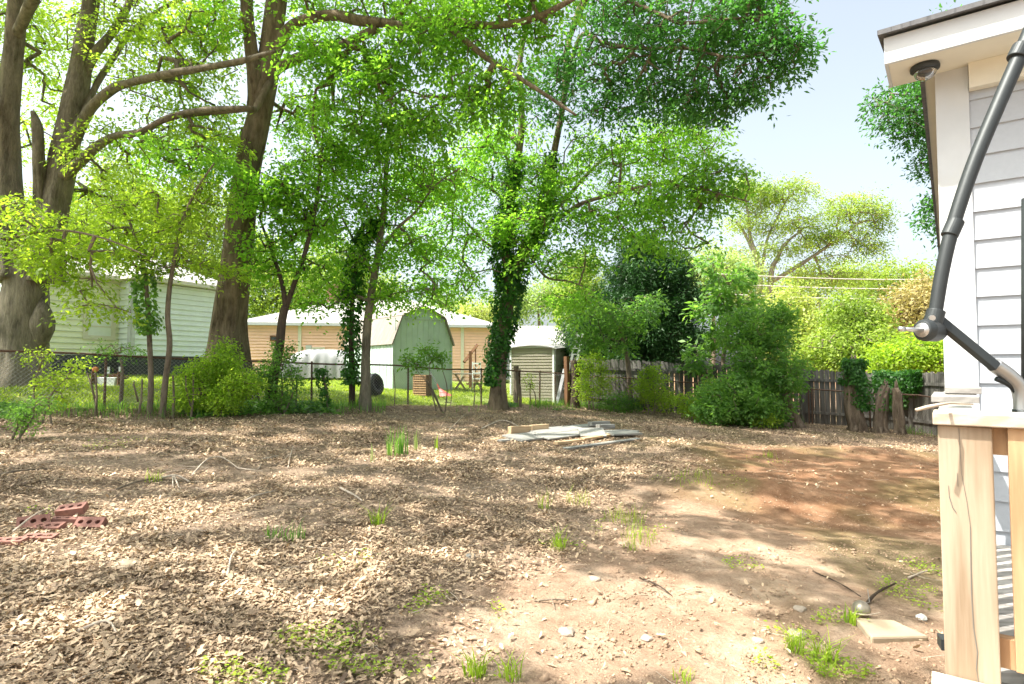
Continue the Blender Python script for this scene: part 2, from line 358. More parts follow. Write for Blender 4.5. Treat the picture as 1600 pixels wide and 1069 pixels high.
# ------------------------------------------------------------------ buildings
def V2(a, z): return Vector((a[0], a[1], z))
def siding(A, B, z0, z1, exp, n, lip=.020):
    """lap siding from plan point A to B; zt(s) optional top height along the wall"""
    mb = MB(); A = Vector(A); B = Vector(B); n = Vector((n[0], n[1])).normalized(); z = z0
    while z < z1 - .01:
        zz = min(z + exp, z1)
        a0, b0 = A + n * lip, B + n * lip; a1, b1 = A + n * .006, B + n * .006
        mb.add([V2(a0, z), V2(b0, z), V2(b1, zz), V2(a1, zz), V2(A, z), V2(B, z)], [(0, 1, 2, 3), (4, 5, 1, 0)])
        LAP_SHADES.append([V2(A + n * (lip + .002), z - .004), V2(B + n * (lip + .002), z - .004), V2(B + n * (lip + .001), z + .011), V2(A + n * (lip + .001), z + .011)])
        z = zz
    return mb
LAP_SHADES = []
def lapshadebuild(root, mat):  # thin dark strips, shade under each siding lap put in as colour
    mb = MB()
    for q in LAP_SHADES: mb.quad(*q)
    LAP_SHADES.clear(); bl(root, mb.build('lap_shade', mat, root))
def wallslab(poly, z0, z1):
    mb = MB(); mb.poly_prism([V2(p, z0) for p in poly], (0, 0, z1 - z0)); return mb
def boxon(A, B, s0, s1, z0, z1, n, off, th):
    """box on the wall plane A->B between distances s0..s1, from off to off+th out"""
    A = Vector(A); B = Vector(B); d = (B - A).normalized(); n = Vector((n[0], n[1])).normalized()
    mb = MB(); c = A + d * (s0 + s1) / 2 + n * (off + th / 2)
    mb.box((c.x, c.y, (z0 + z1) / 2), (s1 - s0, th, z1 - z0), (d.x, d.y, 0), (n.x, n.y, 0)); return mb
def window(parent, A, B, s0, s1, z0, z1, n, fm, fw=.1, bars=2, pane='glass_dark', blind=None):
    fr = MB()
    for (a, b_, c_, d_) in ((s0, s1, z1 - fw, z1), (s0, s1, z0, z0 + fw), (s0, s0 + fw, z0 + fw, z1 - fw), (s1 - fw, s1, z0 + fw, z1 - fw)):
        q = boxon(A, B, a, b_, c_, d_, n, .0, .08); fr.add(q.v, q.f)
    o = fr.build('window', M[fm], parent)
    boxon(A, B, s0 + fw, s1 - fw, z0 + fw, z1 - fw, n, .0, .052).build('pane', M[pane], o)
    if bars:
        mb = MB()
        for k in range(1, bars + 1):
            zc = z0 + fw + (z1 - z0 - 2 * fw) * k / (bars + 1); q = boxon(A, B, s0 + fw, s1 - fw, zc - .02, zc + .02, n, .052, .015); mb.add(q.v, q.f)
        mb.build('muntin', M[fm], o)
    return o
# ---- the near house on the right, with its boxed eave
hu = Vector((.802, -.597)).normalized(); hv = Vector((.597, .802)).normalized(); hn = -hv
c3 = P(1479, 500, 3.75); HC = Vector((c3.x, c3.y)); DK = CAMZ - 1.06
def hp(u, n, z): q = HC + hu * u + hn * n; return Vector((q.x, q.y, z))
hz1 = 0.0
def zplane(px, py, A2, n2):                                         # height where a pixel ray meets a vertical plane
    x, y, z = ray(px, py); k = (A2.x * n2.x + A2.y * n2.y) / (x * n2.x + y * n2.y); return CAMZ + z * k
SOF = zplane(1487, 112, HC, hn)
ho = thing('white_house', 'white lap sided house corner at the right edge with boxed eave over a timber deck', 'house', loc=(HC.x, HC.y, 0))
def pl(o): o.location = -Vector(ho.location); return o
pc = [HC, HC + hu * 7, HC + hu * 7 + hv * 9, HC + hv * 9]
pl(wallslab(pc, -.3, SOF).build('wall', M['siding_white'], ho))
pl(siding(HC + hu * .15, HC + hu * 7, DK - .1, SOF - .16, .178, hn).build('siding', M['siding_white'], ho))
pl(siding(HC + hv * 9, HC + hv * .02, -.3, SOF - .1, .178, -hu).build('siding', M['siding_white'], ho))
mb = MB(); q = boxon(HC, HC + hu, -.02, .15, -.1, SOF, hn, .0, .026); mb.add(q.v, q.f)
mb.build('corner_board', M['white_paint'], ho).location = -Vector(ho.location)
pl(boxon(HC, HC + hu * 7, .152, 7, SOF - .16, SOF - .001, hn, .0, .075).build('frieze_board', M['cream_paint'], ho))
def hbox(mb, u0, u1, n0, n1, z0, z1):
    c = hp((u0 + u1) / 2, (n0 + n1) / 2, (z0 + z1) / 2); mb.box(c, (u1 - u0, abs(n1 - n0), z1 - z0), (hu.x, hu.y, 0), (hn.x, hn.y, 0))
mb = MB(); hbox(mb, -.25, 7.2, -.02, .35, SOF, SOF + .012); hbox(mb, -.075, -.004, -9.2, -.021, SOF, SOF + .012); pl(mb.build('soffit', M['cream_paint'], ho))
mb = MB(); hbox(mb, -.27, 7.2, .35, .372, SOF - .004, SOF + .165); hbox(mb, -.27, -.251, -.02, .349, SOF - .004, SOF + .165); pl(mb.build('fascia', M['white_paint'], ho, bevel=.003))
mb = MB()
for u0, n0, n1 in ((-.30, .42, -.06), (-.10, -.061, -9)):
    zz = lambda n: SOF + .170 + (.43 - n) * .2
    mb.add([hp(u0, n0, zz(n0)), hp(7.3, n0, zz(n0)), hp(7.3, n1, zz(n1)), hp(u0, n1, zz(n1)), hp(u0, n0, zz(n0) + .03), hp(7.3, n0, zz(n0) + .03), hp(7.3, n1, zz(n1) + .03), hp(u0, n1, zz(n1) + .03)],
       [(0, 1, 2, 3), (4, 7, 6, 5), (0, 4, 5, 1), (1, 5, 6, 2), (2, 6, 7, 3), (3, 7, 4, 0)])
hbox(mb, -.10, -.075, -9.2, -.05, SOF - .01, SOF + .10)
pl(mb.build('roof', M['roof_dark'], ho))
zz = lambda n: SOF + .168 + (.43 - n) * .2
mb = MB(); mb.poly_prism([hp(.0, -.03, SOF + .001), hp(.0, -8.99, SOF + .001), hp(.0, -8.99, zz(-8.99)), hp(.0, -.03, zz(-.03))], (hu.x * 6.99, hu.y * 6.99, 0)); pl(mb.build('gable', M['siding_white'], ho))
# security dome under the eave
cp = hp(-.06, .2, SOF); x, y, z = ray(1445, 103); k = (SOF - CAMZ) / z; cp = Vector((x * k, y * k, SOF))
t_ = thing('security_camera', 'small dark dome security camera under the white eave corner', 'security camera', loc=cp)
mb = MB(); mb.lathe((0, 0, 0), [(.076, 0), (.08, -.012), (.078, -.028), (.066, -.036)], 28); mb.build('housing', M['umb_grey'], t_, True)
mb = MB(); mb.lathe((0, 0, -.034), [(.062, 0), (.060, -.018), (.050, -.038), (.030, -.052), (.004, -.058)], 28); mb.build('dome', M['dome'], t_, True)
# ---- deck
dk = thing('timber_deck', 'weathered grey timber deck at the foot of the white lap sided house', 'deck', loc=hp(0, 1, 0))
def dl(o, r=None): o.location = -Vector((r or dk).location); return o
mb = MB()
for i in range(17):
    hbox(mb, .0, 5, .03 + i * .144, .03 + i * .144 + .138, DK - .036, DK)
dl(mb.build('deck_boards', M['deck_wood'], dk))
mb = MB(); hbox(mb, .02, 5, .04, .078, DK - .24, DK - .04); hbox(mb, .02, 5, 2.40, 2.438, DK - .24, DK - .04); hbox(mb, .0, .038, .08, 2.39, DK - .24, DK - .04); dl(mb.build('rim_joist', M['old_board'], dk))
for (u, n) in ((.06, .5), (.06, 2.3), (2.5, 2.3)):
    mb = MB(); hbox(mb, u, u + .09, n - .09, n, gzf(*hp(u, n, 0)[:2]) - .2, DK - .24); dl(mb.build('leg', M['old_board'], dk))
# railing
rl = thing('deck_railing', 'new pale pine deck railing with thick cracked corner post beside the white house', 'railing', loc=hp(0, 2.26, DK))
pU = .0
# locate post from the picture column (px 1468..1555) at depth about 1.9
pa = P(1469, 800, 1.93); pv = Vector((pa.x, pa.y)) - HC; pu = pv.dot(hu); pn = pv.dot(hn)
x, y, z = ray(1555, 800); # right edge of the post on the line n = pn
k = (HC + hn * pn).dot(hn) / (x * hn.x + y * hn.y); pr = (Vector((x * k, y * k)) - HC).dot(hu)
RT = CAMZ - .143
mb = MB(); hbox(mb, pu, pr, pn - (pr - pu), pn, DK, RT - .042); post = dl(mb.build('post', M['post_wood'], rl, bevel=.004), rl)
crk = MB()
def crack(pts, w0=.0016):
    for (a, b_) in zip(pts[:-1], pts[1:]):
        A = hp(pu + (pr - pu) * a[0], pn + .0012, a[1]); B = hp(pu + (pr - pu) * b_[0], pn + .0012, b_[1])
        crk.beam(A, B, w0 * .75 * a[2], .002, (hn.x, hn.y, 0))
H0, H1 = DK, RT - .042; L_ = H1 - H0
crack([(.40, H1 - .005, .8), (.42, H1 - .17 * L_, .9), (.5, H1 - .27 * L_, .9), (.55, H1 - .36 * L_, 1.6), (.54, H1 - .45 * L_, 2.2), (.53, H1 - .6 * L_, 1.8), (.545, H1 - .72 * L_, 1.8), (.60, H1 - .80 * L_, 1.6), (.57, H1 - .86 * L_, 1.0), (.62, H1 - .93 * L_, 1.2), (.70, H0 + .03 * L_, .8)])
crack([(.17, H1 - .22 * L_, 1), (.18, H1 - .26 * L_, 2), (.24, H1 - .30 * L_, 1.5), (.30, H1 - .315 * L_, .8)])
crack([(.34, H1 - .17 * L_, .7), (.35, H1 - .22 * L_, .7)])
dl(crk.build('crack', M['shed_dark_trim'], rl), rl)
mb = MB(); hbox(mb, pu - .012, 5, pn - .15, pn + .022, RT - .040, RT); dl(mb.build('cap', M['cap_wood'], rl, bevel=.004), rl)
mb = MB(); hbox(mb, pr + .001, 5, pn - .075, pn - .037, RT - .13, RT - .041); dl(mb.build('top_rail', M['baluster_wood'], rl), rl)
mb = MB(); hbox(mb, pr + .001, 5, pn - .075, pn - .037, DK + .13, DK + .22); dl(mb.build('bottom_rail', M['baluster_wood'], rl), rl)
x, y, z = ray(1579, 800); k = (HC + hn * pn).dot(hn) / (x * hn.x + y * hn.y); bu = (Vector((x * k, y * k)) - HC).dot(hu)
for i in range(8):
    mb = MB(); hbox(mb, bu + i * .125, bu + i * .125 + .045, pn - .036, pn + .002, DK + .14, RT - .041); dl(mb.build('baluster', M['baluster_wood'], rl, bevel=.002), rl)
mb = MB(); hbox(mb, pu + .0, pu + .10, .1, pn - .152, RT - .040, RT); dl(mb.build('cap', M['old_board'], rl, bevel=.003), rl)
mb = MB(); hbox(mb, pu + .02, pu + .058, .1, pn - .152, RT - .13, RT - .041); dl(mb.build('top_rail', M['old_board'], rl), rl)
for i in range(12):
    mb = MB(); hbox(mb, pu + .02, pu + .058, .35 + i * .14, .39 + i * .14, DK, RT - .131); dl(mb.build('baluster', M['old_board'], rl), rl)
mb = MB(); hbox(mb, pu - .035, pu + 5, pn + .004, pn + .09, DK + .043, DK + .085)
e = mb.build('edge_board', M['cap_wood'], dk, bevel=.003); dl(e)
mb = MB(); hbox(mb, .0, 5, 2.478, pn + .09, DK - .036, DK - .001) if pn > 2.42 else hbox(mb, .0, 5, 2.45, 2.5, DK - .036, DK - .001)
# loose board offcuts stacked on the side rail
for i, (u0, n0, z0, wd, ln) in enumerate(((-.0, 1.05, RT, .16, .55), (.03, .85, RT + .03, .13, .5))):
    o = MB(); c = hp(pu + .05 + u0, n0 + .3, z0 + .014); o.box(c, (wd, ln, .026), (hu.x, hu.y, 0), (hn.x, hn.y, .0))
    ob = o.build('board_offcut', M['deck_wood'], None, bevel=.002); tag(ob, ['wide grey board offcut lying on the side rail beside the pine post', 'narrower grey board offcut stacked topmost on the side rail'][i], 'board')
a = P(1432, 640, 1.86); pts = [P(1431, 641, 1.86), P(1450, 636, 1.86), P(1470, 632, 1.87), P(1484, 630, 1.90), P(1520, 632, 1.95)]
mb = MB(); mb.tube(pts, [.0055, .006, .005, .004, .003], 7); tag(mb.build('rope_end', M['cap_wood'], None, True), 'stiff white cord end poking out over the pine rail cap', 'cord')
# string bulbs on deck floor
for i, (px, py) in enumerate(((1568, 1018), (1570, 1036))):
    x, y, z = ray(px, py); k = (DK - CAMZ) / z; p = Vector((x * k, y * k, DK))
    t_ = thing('light_bulb', ['upper clear string light bulb lying on the deck behind the post', 'lower clear string light bulb lying on the deck behind the post'][i], 'light bulb', 'string light bulbs', loc=p)
    mb = MB(); mb.lathe((0, 0, .02), [(.004, -.016), (.014, -.01), (.018, 0), (.014, .012), (.008, .02)], 14); mb.build('globe', M['dome'], t_, True)
    mb = MB(); mb.tube([(.0, 0, .035), (.01, .005, .055)], .009, 10); mb.build('socket', M['black'], t_)
# ---- cantilever umbrella frame
UY = 2.15
def UP(px, py, dy=0): return P(px, py, UY + dy)
um = thing('umbrella_frame', 'folded dark grey cantilever umbrella frame standing in front of the white siding', 'umbrella frame', loc=(UP(1597, 640).x, UY, DK))
def ul(o): o.location = -Vector(um.location); return o
def cr(pts, n=8):
    pts = [Vector(p) for p in pts]; out = []
    for i in range(len(pts) - 1):
        p0, p1, p2, p3 = pts[max(i - 1, 0)], pts[i], pts[i + 1], pts[min(i + 2, len(pts) - 1)]
        for k in range(n):
            t = k / n; out.append(.5 * ((2 * p1) + (-p0 + p2) * t + (2 * p0 - 5 * p1 + 4 * p2 - p3) * t * t + (-p0 + 3 * p1 - 3 * p2 + p3) * t ** 3))
    return out + [pts[-1]]
arm = cr([UP(1660, -60), UP(1612, 45), UP(1590, 95), UP(1555, 175), UP(1520, 260), UP(1490, 350), UP(1473, 420), UP(1461, 492)])
mb = MB(); mb.tube(arm, [.027 - .005 * i / len(arm) for i in range(len(arm))], 24); ul(mb.build('arm', M['umb_grey'], um, True))
for a_, b_, r in (((1598, 72), (1588, 92), .032), ((1494, 345), (1483, 369), .028), ((1463, 485), (1457, 506), .030)):
    mb = MB(); mb.tube([UP(*a_), UP(*b_)], r, 24); ul(mb.build('collar', M['umb_grey'], um, False, .003))
mb = MB(); c = UP(1448, 517, 0); mb.tube([c + Vector((-.045, -.04, 0)), c + Vector((-.03, -.035, 0)), c + Vector((.055, .03, .002))], [.032, .040, .040], 28); ul(mb.build('crank_housing', M['umb_grey'], um, False, .004))
mb = MB(); mb.tube([c + Vector((-.048, -.042, 0)), c + Vector((-.036, -.037, 0))], .026, 20); mb.tube([c + Vector((-.046, -.042, .0)), c + Vector((-.125, -.05, .003))], [.009, .007], 12); mb.tube([c + Vector((-.115, -.05, .003)), c + Vector((-.135, -.052, .003))], .009, 10); ul(mb.build('crank_shaft', M['silver'], um, True))
mb = MB(); mb.beam(UP(1466, 500, .0), UP(1556, 574, -.02), .035, .026, (0, -1, .3)); ul(mb.build('strut', M['umb_grey'], um, False, .003))
mb = MB(); mb.tube([UP(1455, 497, -.03), UP(1457, 497, -.045)], .01, 12); ul(mb.build('bolt', M['silver'], um))
mb = MB(); mb.tube(cr([UP(1553, 570), UP(1575, 586), UP(1590, 602), UP(1597, 625), UP(1597, 660)]), [.026] * 33, 18); ul(mb.build('hinge_sleeve', M['silver'], um, True))
mb = MB(); mb.tube(cr([UP(1557, 592), UP(1575, 600), UP(1587, 612), UP(1592, 632)]), .010, 10); ul(mb.build('handle', M['umb_grey'], um, True))
mb = MB(); mb.tube([UP(1610, 310), UP(1610, 640)], .026, 18); mb.tube([UP(1600, 640), Vector((UP(1600, 640).x, UY, DK))], .034, 18); ul(mb.build('pole', M['umb_grey'], um, True))
mb = MB(); bx_ = UP(1600, 640).x; mb.beam((bx_ - .25, UY + .12, DK + .03), (bx_ + .3, UY - .12, DK + .03), .06, .04); mb.beam((bx_ - .2, UY - .25, DK + .03), (bx_ + .2, UY + .25, DK + .03), .06, .036); ul(mb.build('base', M['umb_grey'], um))

# ---- pale green and aqua house on the left
LAP_SHADES.clear()
def bl(root, o): o.location = -Vector(root.location); return o
lg = thing('green_house', 'pale green and aqua lap sided house on the left behind the thick forked tree', 'house', loc=(-14, 20, 1.1))
def bl(root, o): o.location = -Vector(root.location); return o
w2d = Vector((.468, .883)); w2n = Vector((.883, -.468))
c = P(205, 500, 20.0); Wc = Vector((c.x, c.y)); Z0 = 1.0; ZS = 1.6 + .0217 * 20; ZT = 1.6 + 138 / 920 * 20
W1e = Wc - w2n * .7; K = W1e - w2d * 2.9; leftd = Vector((-.883, .468))
bl(lg, wallslab([K, W1e, W1e - w2n * 5, K + leftd * 5.0], Z0 - .4, ZT).build('wall', M['siding_green'], lg))
bl(lg, wallslab([Wc, Wc + w2d * 3.7, Wc + w2d * 3.7 - w2n * 6, Wc - w2n * 6], Z0 - .4, ZT - .02).build('wall', M['siding_aqua'], lg))
bl(lg, siding(K, W1e, ZS, ZT, .19, w2n, .045).build('siding', M['siding_green'], lg))
bl(lg, siding(K + leftd * 5, K, ZS, ZT, .19, -w2d, .045).build('siding', M['siding_aqua'], lg))
bl(lg, siding(Wc, Wc + w2d * 3.7, ZS, ZT, .19, w2n, .045).build('siding', M['siding_aqua'], lg))
bl(lg, siding(W1e, Wc, ZS, ZT, .19, -w2d, .045).build('siding', M['siding_aqua'], lg))
lapshadebuild(lg, M['lap_shade_green'])
mb = MB()
for A_, B_, n_ in ((K, W1e, w2n), (Wc, Wc + w2d * 3.7, w2n), (W1e, Wc, -w2d), (K + leftd * 5, K, -w2d)):
    q = boxon(A_, B_, 0, (B_ - A_).length, Z0 - .4, ZS - .002, n_, .001, .03); mb.add(q.v, q.f)
bl(lg, mb.build('skirting', M['dark_skirt'], lg))
mb = MB()
for A_, n_, d_ in ((Wc, w2n, w2d), (K, w2n, w2d)):
    q = boxon(A_, A_ + d_, 0, .11, ZS, ZT, n_, .0, .055); mb.add(q.v, q.f)
q = boxon(Wc - w2n, Wc, .89, 1.029, ZS, ZT, -w2d, .0, .055); mb.add(q.v, q.f)
bl(lg, mb.build('corner_board', M['white_paint'], lg))
window(lg, K, W1e, 1.75, 2.75, 2.55, 3.75, w2n, 'cream_paint', .14, 2, 'plastic_white').location = -Vector(lg.location)
window(lg, K + leftd * 5, K, 3.2, 4.1, 2.5, 3.7, -w2d, 'cream_paint', .12, 1).location = -Vector(lg.location)
def hiproof(poly, z, over, rise, thick=.12, ridge=.35):
    """shallow hip roof over a quad plan; returns roof MB, fascia MB"""
    pts = [Vector(p) for p in poly]; c = sum(pts, Vector((0, 0))) / 4
    out_ = [p + (p - c).normalized() * over * 1.3 for p in pts]
    l1 = (pts[1] - pts[0]).length; l2 = (pts[2] - pts[1]).length
    if l1 > l2: a = (pts[1] + pts[2]) / 2; b_ = (pts[0] + pts[3]) / 2; idx = [(0, 1, 'ab'), (1, 2, 'a'), (2, 3, 'ba'), (3, 0, 'b')]
    else: a = (pts[0] + pts[1]) / 2; b_ = (pts[2] + pts[3]) / 2; idx = None
    ra = c + (a - c) * ridge; rb = c + (b_ - c) * ridge
    v = [V2(p, z + thick) for p in out_] + [V2(ra, z + thick + rise), V2(rb, z + thick + rise)]
    mb = MB()
    if idx: mb.add(v, [(0, 1, 4, 5), (1, 2, 4), (2, 3, 5, 4), (3, 0, 5)])
    else: mb.add(v, [(0, 1, 4), (1, 2, 5, 4), (2, 3, 5), (3, 0, 4, 5)])
    fb = MB(); fb.poly_prism([V2(p, z) for p in out_], (0, 0, thick - .004)); return mb, fb
for poly, dz in (([K, W1e, W1e - w2n * 5, K + leftd * 5.0], 0), ([Wc, Wc + w2d * 3.7, Wc + w2d * 3.7 - w2n * 6, Wc - w2n * 6], .03)):
    r_, f_ = hiproof(poly, ZT + dz, .35, 1.1); bl(lg, r_.build('roof', M['roof_grey'], lg)); bl(lg, f_.build('eave', M['cream_paint'], lg))
# ---- peach house
ph = thing('peach_house', 'peach lap sided house with pale hip roof behind the tarp covered car', 'house', loc=(-7, 31, .8))
a = P(384, 500, 29.0); b2 = P(768, 500, 31.0); A1 = Vector((a.x, a.y)); B1 = Vector((b2.x, b2.y)); pd = (B1 - A1).normalized(); pnn = Vector((pd.y, -pd.x))
Pz0 = .3; Pz1 = 3.72; dback = -pnn * 8.5
bl(ph, wallslab([A1, B1, B1 + dback, A1 + dback], Pz0, Pz1).build('wall', M['siding_peach'], ph))
bl(ph, siding(A1, B1, Pz0 + .4, Pz1, .15, pnn, .045).build('siding', M['siding_peach'], ph))
bl(ph, siding(A1 + dback, A1, Pz0 + .4, Pz1, .15, -pd, .045).build('siding', M['siding_peach'], ph))
lapshadebuild(ph, M['lap_shade_peach'])
def s_at(px):
    x, y, z = ray(px, 540); k = A1.dot(pnn) / (x * pnn.x + y * pnn.y); return (Vector((x * k, y * k)) - A1).dot(pd)
r_, f_ = hiproof([A1, B1, B1 + dback, A1 + dback], Pz1, .42, 1.75, .14, .30); bl(ph, r_.build('roof', M['roof_grey'], ph)); bl(ph, f_.build('fascia', M['white_paint'], ph))
mb = MB()
for px in (468, 722): q = boxon(A1, B1, s_at(px) - .07, s_at(px) + .09, Pz0 + .4, Pz1, pnn, .021, .05); mb.add(q.v, q.f)
bl(ph, mb.build('trim_board', M['cream_paint'], ph))
dz_ = boxon(A1, B1, s_at(478), s_at(487), 1.1, 2.75, pnn, .022, .05); bl(ph, dz_.build('door', M['white_paint'], ph))
bl(ph, window(ph, A1, B1, s_at(487.5), s_at(508), 1.9, 2.65, pnn, 'cream_paint', .08, 1))
bl(ph, window(ph, A1, B1, s_at(422), s_at(436), 2.95, 3.2, pnn, 'brown_board', .05, 0))
bl(ph, window(ph, A1, B1, s_at(618), s_at(640), 1.9, 2.9, pnn, 'white_paint', .08, 1))
ch = P(524, 460, 33.5); mb = MB(); mb.box((ch.x, ch.y, 5.2), (.75, .75, 2.1)); mb.box((ch.x, ch.y, 6.29), (.87, .87, .1)); bl(ph, mb.build('chimney', M['brick'], ph))
# vent pipe
mb = MB(); vp = P(735, 500, 33); mb.tube([(vp.x, vp.y, 3.9), (vp.x, vp.y, 4.6)], .05, 10); bl(ph, mb.build('vent_pipe', M['white_paint'], ph))
# ---- far house with pale roof
fh = thing('pale_roof_house', 'distant house showing only its broad sunlit pale roof above the tan metal shed', 'house', loc=(2, 42, .5))
A2 = Vector((P(700, 500, 40).x, 40)); B2 = Vector((P(975, 500, 40.5).x, 40.5)); d2 = (B2 - A2).normalized(); n2_ = Vector((d2.y, -d2.x))
bl(fh, wallslab([A2, B2, B2 - n2_ * 9, A2 - n2_ * 9], 0, 2.95).build('wall', M['siding_white'], fh))
bl(fh, siding(A2, B2, .3, 2.95, .16, n2_).build('siding', M['siding_white'], fh))
r_, f_ = hiproof([A2, B2, B2 - n2_ * 9, A2 - n2_ * 9], 2.95, .4, 1.75, .12, .62); bl(fh, r_.build('roof', M['roof_grey'], fh)); bl(fh, f_.build('fascia', M['white_paint'], fh))
bl(fh, window(fh, A2, B2, 1.2, 2.2, 1.4, 2.4, n2_, 'white_paint', .08, 1))
# ---- gambrel shed
sh = thing('garden_shed', 'pale green barn style garden shed with gambrel roof on the lawn', 'shed', loc=(-4, 19.5, .7))
aa = R(38); sd_ = Vector((math.cos(aa), math.sin(aa))); sn_ = Vector((math.sin(aa), -math.cos(aa)))
c = P(613, 560, 19.6); S0 = Vector((c.x, c.y)); zb = P(613, 612, 19.6).z
def spz(px, py):                                                     # pixel -> (along front, height) on the front plane
    x, y, z = ray(px, py); k = S0.dot(sn_) / (x * sn_.x + y * sn_.y); return (Vector((x * k, y * k)) - S0).dot(sd_), CAMZ + z * k
wR = spz(706, 600)[0]; zE = spz(613, 536)[1]; sBL, zB = spz(627, 494); zA = spz(664, 485)[1]
prof = [(0, zb), (0, zE), (wR * .15, zB), (wR * .5, zA + .12), (wR * .85, zB), (wR, zE), (wR, zb)]
SL = 3.9
mb = MB(); mb.poly_prism([V2(S0 + sd_ * s, z) for s, z in prof], V2(-sn_ * SL, 0)); bl(sh, mb.build('wall', M['shed_green'], sh))
mb = MB()
for i in range(11):
    s = wR * (i + .5) / 11; top = zE - .02 if True else 0
    q = boxon(S0, S0 + sd_, s - .012, s + .012, zb + .02, zB - .07, sn_, .0, .012); mb.add(q.v, q.f)
for i in range(14):
    s = SL * (i + .5) / 14; q = boxon(S0 - sn_ * SL, S0, s - .012, s + .012, zb + .02, zE - .02, -sd_, .0, .012); mb.add(q.v, q.f)
bl(sh, mb.build('batten', M['shed_green'], sh))
bl(sh, boxon(S0, S0 + sd_, wR * .12, wR * .88, zB - .07, zB - .03, sn_, .0, .03).build('trim', M['shed_green'], sh))
bl(sh, boxon(S0, S0 + sd_, .0, .07, zb, zE - .01, sn_, .001, .028).build('corner_trim', M['shed_green'], sh)); bl(sh, boxon(S0, S0 + sd_, wR - .07, wR, zb, zE - .01, sn_, .001, .028).build('corner_trim', M['shed_green'], sh))
bl(sh, boxon(S0, S0 + sd_, .02, wR * .98, zb - .12, zb - .002, sn_, -.02, .06).build('skid', M['shed_dark_trim'], sh))
mb = MB(); pr_ = prof[1:6]
for (s0, z0), (s1, z1) in zip(pr_[:-1], pr_[1:]):
    dn = Vector((s1 - s0, z1 - z0)); nn = Vector((-dn.y, dn.x)).normalized() * .05
    ext = dn.normalized() * .06
    p = [(s0 - (ext.x if s0 == 0 else 0), z0 - (ext.y if s0 == 0 else 0)), (s1 + (ext.x if s1 == wR else 0), z1 + (ext.y if s1 == wR else 0))]
    poly = [(p[0][0] + nn.x * .1, p[0][1] + nn.y * .1), (p[1][0] + nn.x * .1, p[1][1] + nn.y * .1), (p[1][0] + nn.x, p[1][1] + nn.y), (p[0][0] + nn.x, p[0][1] + nn.y)]
    mb.poly_prism([V2(S0 + sd_ * s + sn_ * .10, z) for s, z in poly], V2(-sn_ * (SL + .2), 0))
bl(sh, mb.build('roof', M['roof_shed'], sh))
# ---- tan metal shed
ms_ = thing('metal_shed', 'low tan ribbed metal shed with curved roof behind the rusty fence', 'shed', loc=(1, 21, .4))
a = P(866, 560, 20.6); b_ = P(797, 560, 21.2); c_ = P(893, 560, 22.8); Ea = Vector((b_.x, b_.y)); Eb = Vector((a.x, a.y)); Ec = Vector((c_.x, c_.y)); Ed = Ea + (Ec - Eb)
d1 = (Eb - Ea).normalized(); n1_ = Vector((d1.y, -d1.x)); d3 = (Ec - Eb).normalized(); n3_ = Vector((d3.y, -d3.x)); zb_ = .2; zt_ = P(866, 541, 20.6).z
bl(ms_, wallslab([Ea, Eb, Ec, Ed], zb_, zt_).build('wall', M['metal_tan'], ms_))
mb = MB(); z = zb_ + .05
while z < zt_ - .1:
    for A_, B_, n_ in ((Ea, Eb, n1_), (Eb, Ec, n3_)):
        q = boxon(A_, B_, .05, (B_ - A_).length - .05, z, z + .05, n_, .0, .018); mb.add(q.v, q.f)
    z += .105
bl(ms_, mb.build('rib', M['metal_tan'], ms_))
mb = MB()
for A_, B_, n_ in ((Ea, Eb, n1_), (Eb, Ec, n3_)):
    Lw = (B_ - A_).length
    for s0, s1, z0, z1 in ((0, .06, zb_, zt_), (Lw - .06, Lw, zb_, zt_), (.06, Lw - .06, zt_ - .05, zt_)):
        q = boxon(A_, B_, s0, s1, z0, z1, n_, .002, .028); mb.add(q.v, q.f)
bl(ms_, mb.build('trim', M['plastic_white'], ms_))
mb = MB(); top = []
n_s = 9
for i in range(n_s + 1):
    s = i / n_s; top.append((s, zt_ + .02 + .12 * math.sin(math.pi * s) ** .8))
Lf = (Eb - Ea).length
def e2(s, off): return Ea + d1 * (s * (Lf + .24) - .12) + n1_ * off
vs = []; 
for s, z in top: vs += [V2(e2(s, .12), z - (.10 if True else 0) * (1)), V2(e2(s, .12) + (Ec - Eb) * 1.08, z + .06), V2(e2(s, .12), z - .13), V2(e2(s, .12) + (Ec - Eb) * 1.08, z + .03)]
fs = []
for i in range(n_s): a_ = i * 4; fs += [(a_, a_ + 4, a_ + 5, a_ + 1), (a_ + 2, a_ + 3, a_ + 7, a_ + 6), (a_, a_ + 2, a_ + 6, a_ + 4), (a_ + 1, a_ + 5, a_ + 7, a_ + 3)]
mb.add(vs, fs + [(0, 1, 3, 2), (n_s * 4, n_s * 4 + 2, n_s * 4 + 3, n_s * 4 + 1)]); bl(ms_, mb.build('roof', M['galv'], ms_))
mb = MB(); mb.poly_prism([V2(Ea + n1_ * .003, zt_ - .01), V2(Eb + n1_ * .003, zt_ - .01)] + [V2(Ea + d1 * (s * Lf) + n1_ * .003, z - .12) for s, z in top[::-1]], V2(-n1_ * .03, 0)); bl(ms_, mb.build('gable', M['metal_tan'], ms_))
